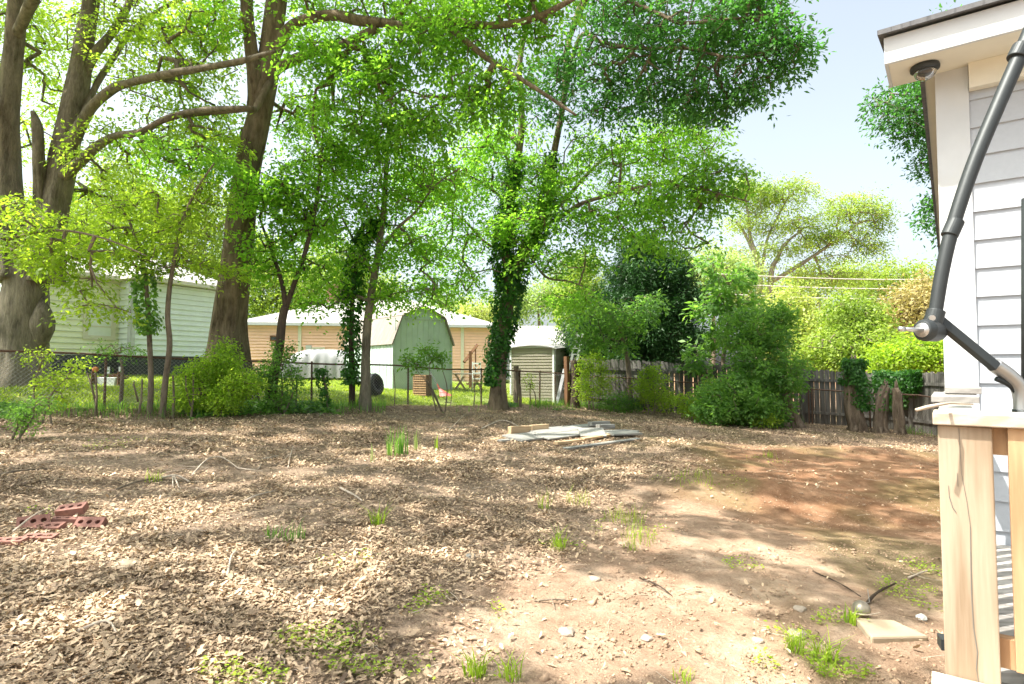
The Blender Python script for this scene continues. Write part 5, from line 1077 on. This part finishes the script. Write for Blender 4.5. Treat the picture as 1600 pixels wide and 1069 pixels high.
# ---- gnarled stumps with ivy by the board fence
def stump(label, px, Y, path, rads, seed, split=None, ivy=None, name='tree_stump'):
    rd = random.Random(seed); a1, a2, a3 = [rd.uniform(0, 6) for _ in range(3)]
    b0 = gbase(px, Y, -.1); t_ = thing(name, label, 'stump', loc=b0); lo = -Vector(b0); mb = MB(); pts = [b0] + at(path, Y)
    def disp(f, ph): return 1 + .26 * math.sin(ph * 3 + a1 + f * 2) + .16 * math.sin(ph * 6 + a2 - f * 3) + .10 * math.sin(f * 13 + a3 + ph) + .10 * math.sin(ph * 11 + f * 5)
    pp = cr(pts, 8); rr = np.interp(np.linspace(0, 1, len(pp)), np.linspace(0, 1, len(rads)), rads); mb.tube(pp, rr, 26, disp)
    for k in range(5):                                             # jagged broken top
        q = pp[-1] + Vector((rd.uniform(-.6, .6) * rr[-1], rd.uniform(-.5, .5) * rr[-1], -.05)); mb.tube([q, q + Vector((rd.uniform(-.04, .04), 0, rd.uniform(.08, .28)))], [rr[-1] * .5, .01], 6)
    mb.build('trunk', M['deadwood'], t_, True).location = lo
    for k in range(4):
        an = k * 1.6 + a1; q = b0 + Vector((0, 0, .14)); r0q = rads[0]; mb = MB(); mb.tube([q + Vector((math.cos(an), math.sin(an), 0)) * r0q * .5 + Vector((0, 0, .12)), q + Vector((math.cos(an), math.sin(an), 0)) * r0q * 1.2, q + Vector((math.cos(an), math.sin(an), 0)) * r0q * 1.35 - Vector((0, 0, .10))], [r0q * .4, r0q * .3, .03], 8); mb.build('root', M['deadwood'], t_, True).location = lo
    if ivy:
        for (pth, rds, n, sprd) in ivy: ivy_on('ivy', '', at(pth, Y), rds, n, .075, 'leaf_ivy', seed + n, parent=t_, spread=sprd)
    return t_
SY = 16.3
stump('tall broken stump capped with thick ivy above the board fence', 1336, SY, [(1334, 640), (1330, 610), (1331, 580), (1333, 566)], [.19, .18, .15, .14, .12], 1,
      ivy=[([(1348, 640, -.1), (1342, 610, -.1), (1336, 580), (1334, 562)], [.07, .10, .16, .16], 3000, .08), ([(1332, 600), (1332, 560)], [.19, .15], 2200, .06)])
stump('ragged hollow brown stump between the ivy capped stump and the rightmost stump', 1372, SY - .2, [(1374, 640), (1380, 615), (1385, 602)], [.16, .15, .12, .08], 2,
      ivy=[([(1372, 640, .2), (1380, 590, .3)], [.3, .3], 700, .1)])
stump('rightmost narrow brown stump in front of the ivy hung board fence', 1403, SY - .5, [(1404, 650), (1402, 620), (1400, 606)], [.12, .11, .10, .07], 3)
stump('leaning dead trunk propped against the fence right of the huge shrub', 1246, 16.3, [(1238, 646), (1232, 630), (1230, 616)], [.13, .12, .10, .09], 4, name='leaning_stump')
mb = MB(); mb.tube(cr([P(1210, 622, 16.4), P(1222, 640, 16.3), P(1238, 655, 16.2)]), list(np.linspace(.04, .08, 17)), 9); tag(mb.build('fallen_log', M['deadwood'], None, True), 'thin dead trunk slanting down into the foot of the leaning dead trunk', 'log')
# ivy hanging over the fence
def ivy_sheet(label, A, B, z0, z1, n, seed, Yoff=0):
    r = np.random.default_rng(seed); u = r.uniform(0, 1, n); v = r.uniform(0, 1, n) ** .7; A = np.array(A); B = np.array(B)
    lobe = .45 + .55 * np.abs(np.sin(u * 9 + seed)) * np.sin(np.pi * np.clip(u, .02, 1)) ** .3; keep = (1 - v) < lobe; u, v = u[keep], v[keep]; n = len(u)
    p = A[None] * (1 - u[:, None]) + B[None] * u[:, None]; zt = z0 + (z1 - z0) * v
    d2_ = nrm(B - A); nr = np.array([d2_[1], -d2_[0], 0]); pos = p + nr[None] * (.06 + np.abs(r.normal(0, .10, n)))[:, None]; pos[:, 2] = zt + np.array([gzf(a, b) for a, b in pos[:, :2]]) + .04 * np.sin(u * 40)
    d = nrm(-UPV * .7 + nr * .3 + r.normal(0, .5, (n, 3))); nn = nrm(nr + UPV * .5 + r.normal(0, .35, (n, 3))); l = .075 * r.uniform(.6, 1.3, n)
    return tag(npmesh('fence_ivy', leaves_np(pos, d, nn, l, l * .85), 4, M['leaf_ivy'], None, {'var': r.uniform(0, 1, n)}), label, 'ivy')
q0, q1 = W1 + (W2 - W1) * .42, W2 + (W3 - W2) * .35
ivy_sheet('dense ivy mat hanging over the board fence top behind the two brown stumps', (q0.x, q0.y, 0), (W2.x, W2.y, 0), .5, 1.72, 5200, 3)
ivy_sheet('ivy fringe trailing over the sunlit end of the board fence', (W2.x, W2.y, 0), (q1.x, q1.y, 0), 1.0, 1.74, 2200, 5)
# ---- brick pile
def brick(px, py, rz, rx, ry, dz, label, holes=True):
    q = Pg(px, py); t_ = MB(); L_, W_, H_ = .20, .095, .06
    bmh = bmesh.new(); segn = 14; hs = [(-.062, 0), (0, 0), (.062, 0)] if holes else []
    me = bpy.data.meshes.new('brick'); o = bpy.data.objects.new('brick', me); C.objects.link(o)
    outer = [bmh.verts.new((x, y, z)) for z in (-H_ / 2, H_ / 2) for x, y in ((-L_ / 2, -W_ / 2), (L_ / 2, -W_ / 2), (L_ / 2, W_ / 2), (-L_ / 2, W_ / 2))]
    for i in range(4): bmh.faces.new((outer[i], outer[(i + 1) % 4], outer[4 + (i + 1) % 4], outer[4 + i]))
    for zi, z in enumerate((-H_ / 2, H_ / 2)):
        ed = [bmh.edges.get((outer[zi * 4 + i], outer[zi * 4 + (i + 1) % 4])) for i in range(4)]
        for hx, hy in hs:
            ring = [bmh.verts.new((hx + .019 * math.cos(a), hy + .019 * math.sin(a), z)) for a in [2 * math.pi * k / segn for k in range(segn)]]
            ed += [bmh.edges.new((ring[k], ring[(k + 1) % segn])) for k in range(segn)]
        bmesh.ops.triangle_fill(bmh, use_beauty=True, edges=ed)
    for hx, hy in hs:
        mbv = [[bmh.verts.new((hx + .019 * math.cos(a), hy + .019 * math.sin(a), z)) for a in [2 * math.pi * k / segn for k in range(segn)]] for z in (-H_ / 2, H_ / 2)]
        for k in range(segn): bmh.faces.new((mbv[0][k], mbv[0][(k + 1) % segn], mbv[1][(k + 1) % segn], mbv[1][k]))
    bmesh.ops.recalc_face_normals(bmh, faces=bmh.faces); bmh.to_mesh(me); bmh.free(); me.materials.append(M['brick'])
    o.location = q + Vector((0, 0, dz - .012)); o.rotation_euler = (R(rx), R(ry), R(rz)); tag(o, label, 'brick', 'bricks heaped at the left edge'); return o
brick(141, 826, 6, 38, 2, .045, 'three holed brick tilted toward the viewer, rightmost of the heap')
brick(105, 822, 30, 0, 8, .04, 'brick lying low directly under the topmost brick')
brick(112, 812, 12, 20, -6, .088, 'topmost dark red brick propped on the heap')
brick(52, 826, 35, 50, 0, .05, 'long brick standing on edge left of the topmost brick')
brick(76, 830, 5, 14, 0, .025, 'pale brick half sunk between the edge standing brick and the tilted brick')
brick(62, 845, 10, 5, 3, .02, 'sunlit brick lying flat at the front of the heap')
brick(14, 852, 8, 4, 0, .02, 'sunlit brick lying flat at the very left edge of the photo')
# ---- lumber pile
def plank(a, b, wd, th, dz, mat, label, twist=0, end=None):
    wd = wd * 1.9 if th < .045 and wd > .1 else wd; twist = twist + (7 if th < .045 else 0)
    A, B = Pg(*a), Pg(*b); m_ = (A + B) / 2; d = B - A; L_ = d.length; d.normalize()
    mb = MB(); mb.box((0, 0, 0), (L_, wd, th)); o = mb.build('plank', M[mat], None, False, .003)
    o.location = m_ + Vector((0, 0, dz + th / 2)); o.rotation_euler = (R(twist), -math.asin(max(-1, min(1, d.z))), math.atan2(d.y, d.x)); return tag(o, label, 'board', 'boards dumped in a loose pile')
plank((796, 684), (828, 682), .09, .15, .06, 'new_board', 'thick sawn yellow beam at the left end of the lumber pile')
plank((829, 681), (855, 679), .10, .14, .07, 'new_board', 'second yellow beam butted behind the thick sawn beam')
plank((800, 691), (846, 685), .22, .03, .05, 'old_board', 'pale board in front of the yellow beams, frontmost left of the pile', 3)
plank((838, 685), (906, 676), .19, .025, .09, 'old_board', 'whitish sunlit board in the middle of the lumber pile', -2)
plank((846, 689), (910, 681), .20, .025, .06, 'old_board', 'whitish board overlapped by the middle sunlit board', 2)
plank((850, 677), (932, 669), .12, .04, .05, 'old_board', 'long grey board along the back of the lumber pile')
plank((868, 697), (908, 692), .11, .05, .02, 'new_board', 'short brown board lying in the leaves at the pile front')
plank((905, 684), (945, 684), .26, .03, .09, 'old_board', 'wide grey board tilted in the right half of the pile', 6)
plank((910, 691), (960, 683), .10, .04, .04, 'new_board', 'weathered brown board under the wide tilted board', 0)
plank((922, 672), (950, 670), .14, .09, .09, 'old_board', 'upper grey block at the back right of the pile', 0)
plank((934, 676), (958, 675), .14, .09, .08, 'old_board', 'lower grey block just in front of the upper grey block', 0)
plank((945, 683), (990, 681), .28, .035, .06, 'old_board', 'dark edged grey board at the right end of the pile', -4)
plank((972, 677), (996, 679), .12, .03, .03, 'old_board', 'pale short board end poking out at the far right of the pile')
plank((882, 704), (998, 688), .09, .03, .015, 'old_board', 'long narrow pale board lying apart in front of the pile')
plank((768, 689), (795, 686), .10, .03, .01, 'new_board', 'short yellowish offcut left of the thick sawn beam')
plank((780, 692), (800, 690), .09, .03, .02, 'old_board', 'mossy grey offcut at the left foot of the pile')
# ---- ball, slab, stones
q = Pg(1346, 966); rb = .5 * 26 / F * q.y; mb = MB(); mb.lathe((0, 0, 0), [(max(.002, rb * math.sin(a)), -rb * math.cos(a) * .96) for a in [math.pi * k / 18 for k in range(19)]], 32)
t_ = thing('garden_ball', 'tarnished silver ball float resting on the bare dirt near the pine post', 'ball', loc=q + Vector((0, 0, rb * .93))); mb.build('ball', M['ball'], t_, True)
mb = MB(); mb.tube([(.0, 0, rb * .6), (rb * 1.0, 0, rb * .8), (rb * 1.05, .02, rb * 2.2)], .0022, 6); mb.build('wire', M['galv'], t_)
a, b_, c_, d_ = Pg(1336, 976), Pg(1396, 978), Pg(1452, 1006), Pg(1362, 1008)
mb = MB(); zt = max(p.z for p in (a, b_, c_, d_)) + .03
mb.poly_prism([(p.x, p.y, p.z - .05) for p in (d_, c_, b_, a)], (0, 0, .085)); tag(mb.build('concrete_slab', M['concrete'], None, False, .012), 'tan broken concrete slab sunk in the dirt beside the ball', 'slab')
def stone(px, py, s, label, m_='stone', sq=.45):
    q = Pg(px, py); r = np.random.default_rng(int(px * 7 + py)); bmh = bmesh.new(); bmesh.ops.create_icosphere(bmh, subdivisions=2, radius=1)
    for v_ in bmh.verts:
        k_ = 1 + .22 * math.sin(v_.co.x * 3 + px) * math.cos(v_.co.y * 3.3 + py) + r.uniform(-.06, .06); v_.co *= k_ * s; v_.co.z *= sq
    me = bpy.data.meshes.new('stone'); bmh.to_mesh(me); bmh.free(); o = link('stone', me, M[m_]); o.location = q + Vector((0, 0, s * sq * .3)); return tag(o, label, 'stone', 'loose stones on the dirt')
stone(885, 990, .05, 'flat pale pinkish stone in the sunny dirt below the centre')
stone(930, 906, .04, 'small pale stone in the sunlit dirt right of centre')
stone(1247, 996, .05, 'grey flat stone in the shade left of the concrete slab')
stone(1250, 955, .035, 'small grey stone above the grey flat stone')
stone(1440, 968, .03, 'white chalky lump at the right end of the concrete slab', 'plastic_white', .8)
stone(198, 884, .10, 'whitish flat stone lying in the leaf litter at lower left', 'concrete', .22)
stone(1184, 1003, .03, 'tiny grey stone near the lower right grass')
stone(733, 870, .06, 'dark grey flat stone in the leaf litter near the centre', 'galv', .25)
stone(1010, 1000, .03, 'little pale stone in the bright dirt right of the pinkish stone')
for k, (px, py) in enumerate(((800, 950), (1100, 880), (1300, 860), (1220, 900), (1380, 830), (960, 960), (1060, 930), (1150, 960), (860, 900), (1280, 1040), (1010, 860), (1350, 790), (700, 1040), (1130, 1030), (1400, 780), (1330, 900))):
    stone(px, py, .010 + .005 * (k % 3), 'pebble lying on the bare clay dirt of the yard', 'clod', .6)['group'] = 'pebbles on the bare dirt'
# ---- sticks
def stick(pix, r_, label, m_='stick', lift=.02, fork=None):
    pts = [Pg(*p[:2]) + Vector((0, 0, lift + (p[2] if len(p) > 2 else 0))) for p in pix]; mb = MB(); n_ = (len(pts) - 1) * 6 + 1; mb.tube(cr(pts, 6), list(np.linspace(r_, r_ * .45, n_)), 7, lambda f, p: 1 + .15 * math.sin(f * 21))
    for fk in fork or []: f_ = [Pg(*p[:2]) + Vector((0, 0, lift + (p[2] if len(p) > 2 else 0))) for p in fk]; mb.tube(cr(f_, 5), list(np.linspace(r_ * .7, r_ * .3, (len(f_) - 1) * 5 + 1)), 6)
    o = mb.build('fallen_stick', M[m_], None, True); return tag(o, label, 'stick', 'dead sticks on the ground')
stick([(300, 746), (322, 730, .06), (346, 724, .05), (372, 737, .02)], .011, 'pale bent branch arching over the sunlit leaf litter at left', fork=[[(372, 737, .02), (400, 737), (408, 730, .02)]])
stick([(252, 750), (275, 752, .04), (296, 756)], .014, 'short pale forked stick just below the pale bent branch', fork=[[(270, 751, .03), (270, 764)], [(272, 752, .03), (280, 766)]])
stick([(450, 734), (453, 722, .04), (458, 708, .08)], .008, 'pale stick standing up out of the litter right of the bent branch', fork=[[(452, 722, .08), (440, 728, .02)]])
stick([(380, 788), (400, 783, .03), (430, 770)], .011, 'thin stick lying below the upright pale stick')
stick([(182, 768), (210, 762, .03), (236, 752)], .012, 'dark thin stick pointing at the short forked stick', 'bark_small')
stick([(410, 720), (435, 717, .02)], .012, 'short pale stick lying near the upright pale stick')
stick([(530, 765), (552, 778, .01), (566, 786)], .014, 'pale grey stick in the shade left of the bright grass tuft')
stick([(1345, 958), (1370, 938, .03), (1400, 920, .02)], .012, 'dark crooked stick lying behind the silver ball', 'bark_dark', .012)
stick([(1270, 895), (1310, 915, .01), (1345, 935)], .006, 'thin dark twig crossing the shaded clay left of the silver ball', 'bark_dark', .008)
stick([(1330, 968), (1355, 975, .02), (1376, 974, .03)], .006, 'thin pale twig lying between the ball and the concrete slab', 'stick', .03)
stick([(1000, 905), (1030, 920, .01), (1050, 934)], .007, 'thin dark twig on the clay right of centre', 'bark_dark', .008)
stick([(835, 942), (868, 945, .02), (892, 942)], .007, 'little dark twig above the pinkish stone', 'bark_small', .008, [[(862, 945, .02), (868, 956)]])
stick([(355, 905), (362, 880, .03), (372, 868)], .009, 'curved grey twig in the litter at lower left', 'stick')
stick([(120, 995), (165, 985, .02), (182, 998)], .010, 'curled grey twig near the bottom left', 'stick')
stick([(752, 672), (785, 664, .08), (815, 670)], .018, 'grey bowed stick on the litter left of the lumber pile')
stick([(700, 675), (722, 655, .03), (728, 648)], .01, 'thin stick pointing at the foot of the ivy clad tree')
stick([(0, 745), (30, 742, .02), (80, 735)], .014, 'long thin stick at the left edge behind the bricks', 'bark_small')
stick([(1420, 905), (1445, 900, .02), (1465, 893)], .008, 'thin pale twig beside the pine post in the dirt', 'stick', .01)
stick([(20, 842), (48, 830, .05), (68, 826, .09)], .008, 'pale twig laid across the flat bricks', 'stick', .05)
# ---- power lines
for k, (y0, y1, xm) in enumerate(((428, 433, 5), (443, 447, 5), (459, 463, 5), (486, 487, 5))):
    A, B = P(1120, y0, 36), P(1620, y1, 36); mb = MB(); mb.tube([A.lerp(B, i / 12) - Vector((0, 0, .25 * math.sin(math.pi * i / 12))) for i in range(13)], .028, 6)
    tag(mb.build('power_line', M['wire']), ['highest', 'second highest', 'third highest', 'lowest'][k] + ' pale overhead cable crossing the trees right of centre', 'cable', 'overhead cables')
mb = MB(); mb.tube([P(570, 452, 22), P(690, 449, 22)], .012, 5)
# ------------------------------------------------------------------ ground vegetation and litter
def blades(pos, h, wd, r, lean=.35):
    n = len(pos); ph = r.uniform(0, 2 * np.pi, n); d = np.stack([np.cos(ph), np.sin(ph), 0 * ph], 1); s = np.stack([-np.sin(ph), np.cos(ph), 0 * ph], 1)
    tip = pos + UPV * h[:, None] + d * (h * lean * r.uniform(.3, 1.6, n))[:, None]; mid = pos + UPV * (h * .6)[:, None] + d * (h * lean * .25)[:, None]
    w2 = s * wd[:, None]; lo = np.stack([pos - w2 / 2, pos + w2 / 2, mid + w2 * .4, mid - w2 * .4], 1); hi = np.stack([mid - w2 * .4, mid + w2 * .4, tip + w2 * .04, tip - w2 * .04], 1)
    return np.concatenate([lo, hi])
def tuft(px, py, n, h, rad, leaf, label, wd=.006, lean=.6, seed=None):
    if h < .2: h *= 1.15
    q = Pg(px, py); r = np.random.default_rng(seed or int(px * 3 + py)); a = r.uniform(0, 6.28, n); rr = rad * np.sqrt(r.uniform(0, 1, n)); pos = np.stack([q.x + rr * np.cos(a), q.y + rr * np.sin(a), 0 * a], 1); pos[:, 2] = gz(pos[:, 0], pos[:, 1]) - .005
    hh = h * r.uniform(.45, 1.1, n); return tag(npmesh('grass_tuft', blades(pos, hh, np.full(n, max(wd * .8, .005) if h < .24 else wd * .9), r, lean * .8), 5, M[leaf], None, {'var': r.uniform(0, 1, n)}), label, 'grass tuft', 'grass tufts in the yard')
tuft(620, 712, 60, .42, .16, 'leaf_shrub', 'tall upright dark bladed tuft left of the lumber pile', .016, .25)
tuft(652, 704, 14, .34, .05, 'leaf_far_pale', 'dry pale upright stalk clump right of the tall dark tuft', .012, .15)
tuft(683, 704, 10, .30, .04, 'leaf_lime', 'thin upright stalk clump nearest the lumber pile on its left', .012, .12)
tuft(583, 722, 9, .26, .04, 'leaf_far_pale', 'small dry stalk clump left of the tall dark tuft', .010, .2)
tuft(590, 824, 46, .17, .05, 'leaf_lime', 'bright lime star shaped tuft in the dark leaf litter', .009, .9)
tuft(871, 860, 40, .15, .06, 'leaf_lime', 'bright fan shaped tuft at the edge of litter and clay', .008, 1.0)
tuft(850, 796, 30, .17, .07, 'leaf_lime', 'wispy tuft above the bright fan shaped tuft', .006, .7)
tuft(905, 790, 40, .16, .14, 'grass', 'loose wispy tuft right of centre at the litter edge', .006, .7)
tuft(975, 815, 70, .14, .2, 'grass', 'spreading wispy tuft left of the clay mound', .006, .8)
tuft(1000, 845, 60, .13, .16, 'grass', 'low spreading tuft just below the clay mound edge', .006, .8)
tuft(1240, 1020, 50, .11, .05, 'leaf_lime', 'bright arching tuft at the lower right', .007, 1.0)
tuft(1290, 1035, 60, .11, .07, 'leaf_lime', 'bright leafy tuft right of the bright arching tuft', .009, 1.0)
tuft(1085, 752, 60, .14, .25, 'grass', 'loose green tuft on the litter above the clay mound', .007, .7)
tuft(1203, 715, 40, .12, .12, 'leaf_lime', 'small bright tuft alone on the litter at right', .007, .8)
tuft(1328, 975, 26, .09, .04, 'leaf_lime', 'little tuft at the left corner of the concrete slab', .010, .9)
tuft(240, 752, 30, .13, .08, 'leaf_lime', 'small tuft behind the short forked stick', .008, .8)
tuft(460, 845, 30, .13, .08, 'leaf_shrub', 'small green tuft in the litter left of the lime star tuft', .008, .8)
tuft(430, 838, 24, .10, .07, 'leaf_shrub', 'small low tuft left of another in the lower left litter', .008, .9)
tuft(1065, 1062, 24, .06, .06, 'leaf_lime', 'tiny sprout in the bright dirt at the bottom edge', .007, .9)
tuft(800, 1062, 30, .09, .05, 'leaf_lime', 'leafy sprout at the bottom edge below the centre', .010, .9)
tuft(742, 1058, 34, .12, .05, 'leaf_lime', 'taller leafy sprout at the bottom edge left of centre', .012, .8)
tuft(985, 860, 26, .10, .06, 'grass', 'thin tuft between the fan tuft and the spreading tuft', .006, .8)
# creeping weeds (stuff)
r = np.random.default_rng(77)
def weeds(spots, n_per, leafL, mat, name, label, cat, hmax=.06, seed=1):
    r = np.random.default_rng(seed); Ps = []
    for px, py, rx, ry, k in spots:
        q = Pg(px, py); n = int(n_per * k); a = r.uniform(0, 6.28, n); m_ = np.sqrt(r.uniform(0, 1, n)); Ps.append(np.stack([q.x + rx * m_ * np.cos(a), q.y + ry * m_ * np.sin(a), 0 * a], 1))
    p = np.concatenate(Ps); keep = pnoise(p[:, 0], p[:, 1], 9, seed) > -.25; p = p[keep]; n = len(p); p[:, 2] = gz(p[:, 0], p[:, 1]) + r.uniform(.004, hmax, n)
    ph = r.uniform(0, 6.28, n); d = np.stack([np.cos(ph), np.sin(ph), r.uniform(-.1, .5, n)], 1); nn = nrm(UPV + r.normal(0, .35, (n, 3))); l = leafL * r.uniform(.5, 1.3, n)
    return tag(npmesh(name, leaves_np(p, d, nn, l, l * .7), 4, M[mat], None, {'var': r.uniform(0, 1, n)}), label, cat, kind='stuff')
weeds([(490, 1010, .25, .15, 1), (380, 1060, .2, .1, .7), (650, 935, .2, .12, .6), (540, 1000, .2, .15, .5), (1420, 930, .22, .28, 1.3), (1440, 890, .15, .2, .5), (1235, 1000, .15, .1, .3), (640, 950, .1, .1, .3), (750, 960, .15, .2, .4), (1090, 750, .6, .3, .8), (560, 880, .3, .2, .4), (200, 690, .6, .3, .4), (90, 800, .25, .2, .5), (1160, 885, .15, .12, .4), (1310, 975, .15, .1, .5), (990, 830, .4, .3, .9), (1300, 1050, .2, .1, .9), (1240, 1045, .2, .1, .7), (700, 1050, .3, .12, .5), (165, 700, .3, .2, .4), (1200, 720, .4, .3, .5), (880, 855, .2, .1, .3), (560, 1050, .15, .08, .5)], 300, .021, 'leaf_lime', 'weeds', 'small creeping weeds dotted over the dirt and leaf litter', 'weeds', .05, 5)
# ivy ground cover along the fence (stuff)
P_ = []
for s in r.uniform(0, fL, 15000):
    q = FA + FD * s; o_ = r.normal(-.25, .35); P_.append((q[0] + FN[0] * o_, q[1] + FN[1] * o_))
P_ = np.array(P_); cov = pnoise(P_[:, 0], P_[:, 1], 1.5, 12) + np.where(P_[:, 0] < -3, .5, -.5); P_ = P_[cov > .15]; n = len(P_); cv_ = cov[cov > .15]
p3 = np.stack([P_[:, 0], P_[:, 1], gz(P_[:, 0], P_[:, 1]) + r.uniform(0, 1, n) ** 1.3 * .20 * np.clip(cv_, 0, 1)], 1); ph = r.uniform(0, 6.28, n); l = .085 * r.uniform(.6, 1.3, n)
tag(npmesh('ground_ivy', leaves_np(p3, np.stack([np.cos(ph), np.sin(ph), -.2 + 0 * ph], 1), nrm(UPV * .8 + np.array([0, -.5, 0]) + r.normal(0, .4, (n, 3))), l, l * .8), 4, M['leaf_shrub'], None, {'var': r.uniform(0, 1, n)}), 'low dark green ground cover hugging the foot of the chain link fence', 'ground cover', kind='stuff')
# long grass under fences (stuff)
Q = []
for s in r.uniform(0, 1, 5000):
    q = Vector(FA).lerp(Vector(FB), s); Q.append((q.x + r.normal(.1, .3), q.y + r.normal(-.15, .3)))
for s in r.uniform(0, 1, 4500):
    q = W0.lerp(W1, s) if s < .8 else W1.lerp(W3, (s - .8) / .2); Q.append((q.x + r.normal(0, .2), q.y - .5 + r.normal(0, .25)))
Q = np.array(Q); Q = Q[pnoise(Q[:, 0], Q[:, 1], 1.2, 14) > -.1]; p3 = np.stack([Q[:, 0], Q[:, 1], gz(Q[:, 0], Q[:, 1])], 1); n = len(p3)
tag(npmesh('fence_grass', blades(p3, r.uniform(.06, .28, n), np.full(n, .010), r, .5), 5, M['leaf_shrub'], None, {'var': r.uniform(0, 1, n)}), 'long uncut grass along the foot of both fences', 'grass', kind='stuff')
# lawn blades (stuff)
n = 90000; s_ = r.uniform(-4, 16, n); o_ = r.uniform(0, 1, n) ** 1.5 * 12 + .15; p3 = np.stack([FA[0] + FD[0] * s_ + FN[0] * o_, FA[1] + FD[1] * s_ + FN[1] * o_, 0 * s_], 1)
p3 = p3[pnoise(p3[:, 0], p3[:, 1], 3, 15) > -.7]; p3[:, 2] = gz(p3[:, 0], p3[:, 1]); n = len(p3)
tag(npmesh('lawn_grass', blades(p3, r.uniform(.03, .09, n), np.full(n, .022), r, .8), 5, M['grass'], None, {'var': r.uniform(0, 1, n)}), 'sunny short green lawn beyond the chain link fence', 'grass', kind='stuff')
# fallen leaves (stuff)
n = 1200000; Y = 1.5 + (r.uniform(0, 1, n) ** 2.0) * 18.5; X = r.uniform(-1.0, 1.0, n) * (Y * .92 + 1.2); s = (X - FA[0]) * FN[0] + (Y - FA[1]) * FN[1]
dens = litter_mask(X, Y) * (s < .2); bare = hump(X, Y, -3.2, 7.0, 2.6, .5, 1.0) + hump(X, Y, -6.5, 8.6, 2.2, .5, .9); dens = dens * np.clip(1 - bare, .12, 1) * (.30 + .70 * sst(-.9, .5, pnoise(X, Y, 2.6, 16))) * (.4 + .6 * sst(-.8, .2, pnoise(X, Y, 7, 18))) + .010
keep = r.uniform(0, 1, n) < dens; X, Y = X[keep], Y[keep]; n = len(X)
# keep leaves off the deck and post
L_ = np.minimum(np.exp(r.normal(np.log(.0235), .45, n)), .058) * np.where(Y > 7, 1.3, 1.0); ph = r.uniform(0, 6.28, n); tl = r.normal(0, .24, n)
d = np.stack([np.cos(ph), np.sin(ph), tl], 1); nn = nrm(UPV + r.normal(0, .22, (n, 3))); pos = np.stack([X, Y, gz(X, Y) + .006 + .022 * r.uniform(0, 1, n) ** 2 + np.maximum(0, -tl) * L_ * .8], 1)
d = nrm(d); nn = nrm(nn - d * np.sum(nn * d, -1, keepdims=True)); bb_ = np.cross(nn, d); Lc = L_[:, None]; Wc_ = Lc * r.uniform(.24, .60, n)[:, None]; cu = Lc * r.uniform(-.30, .42, n)[:, None]; fo = Wc_ * r.uniform(.0, .5, n)[:, None]
V = np.stack([pos, pos + d * Lc * .28 + bb_ * Wc_ * .42 + nn * fo, pos + d * Lc * .68 + bb_ * Wc_ * .45 + nn * (fo + cu * .5), pos + d * Lc + nn * cu, pos + d * Lc * .72 - bb_ * Wc_ * .40 + nn * (fo + cu * .5), pos + d * Lc * .25 - bb_ * Wc_ * .46 + nn * fo], 1)
nearm = (Y < 6.5) & (r.uniform(0, 1, n) < .75); vv = r.uniform(0, 1, n)
US = [0, .16, .30, .44, .60, .76, 1.0]; WS = [.06, .34, .20, .50, .30, .40, .05]
def lobe(k, sg):
    a = r.uniform(.7, 1.25, n)[:, None]; return pos + d * Lc * US[k] + bb_ * Wc_ * WS[k] * sg * a * 1.15 + nn * (fo * WS[k] * 2 + cu * US[k] ** 2)
V12 = np.stack([lobe(k, 1) for k in range(7)] + [lobe(k, -1) for k in range(6, -1, -1)], 1)
lt = npmesh('leaf_litter', V[~nearm], 6, M['litter'], None, {'var': vv[~nearm]}); lt2 = npmesh('near_leaves', V12[nearm], 14, M['litter'], None, {'var': vv[nearm]})
tag(lt, 'brown fallen oak leaves blanketing the left and back of the yard', 'fallen leaves', kind='stuff'); tag(lt2, 'lobed dry oak leaves of the foreground leaf layer', 'fallen leaves', kind='stuff')

n = 60000; Y = 1.6 + r.uniform(0, 1, n) ** 1.8 * 11; X = r.uniform(-.6, 1, n) * (Y * .9 + .5); k_ = (litter_mask(X, Y) < .5) & (pnoise(X, Y, 3, 21) > -.5); X, Y = X[k_], Y[k_]; n = len(X)
sz = np.exp(r.normal(np.log(.0048), .55, n)); c_ = np.stack([X, Y, gz(X, Y) + .001], 1); oc = np.array([[1, 0, 0], [0, 1, 0], [-1, 0, 0], [0, -1, 0], [0, 0, 1], [0, 0, -1.]])
V = c_[:, None, :] + (oc[None] + r.normal(0, .22, (n, 6, 3))) * sz[:, None, None] * np.array([1, 1, .7]); Fo = np.array([[0, 1, 4], [1, 2, 4], [2, 3, 4], [3, 0, 4], [1, 0, 5], [2, 1, 5], [3, 2, 5], [0, 3, 5]])
tag(idxmesh('soil_clods', V.reshape(-1, 3), (np.arange(n)[:, None, None] * 6 + Fo[None]).reshape(-1, 3), M['clod']), 'fine crumbs and grit scattered over the bare clay dirt', 'grit', kind='stuff')

n = 2600; Y = 1.8 + r.uniform(0, 1, n) ** 1.6 * 14; X = r.uniform(-1, .9, n) * (Y * .9 + .6); k_ = r.uniform(0, 1, n) < (litter_mask(X, Y) * .8 + .12); X, Y = X[k_], Y[k_]; n = len(X); L_ = np.exp(r.normal(np.log(.09), .6, n)); ph = r.uniform(0, 6.28, n)
A_ = np.stack([X, Y, gz(X, Y) + .022], 1); B_ = A_ + np.stack([np.cos(ph) * L_, np.sin(ph) * L_, r.uniform(-.01, .02, n)], 1); Mi = (A_ + B_) / 2 + r.normal(0, .006, (n, 3)); rr_ = r.uniform(.0010, .0028, n)
tag(segs(np.concatenate([A_, Mi]), np.concatenate([Mi, B_]), np.concatenate([rr_, rr_ * .85]), np.concatenate([rr_ * .85, rr_ * .5]), 'litter_twigs', M['stick'], None, None, 4), 'countless broken twiglets mixed through the fallen leaves', 'twigs', kind='stuff')
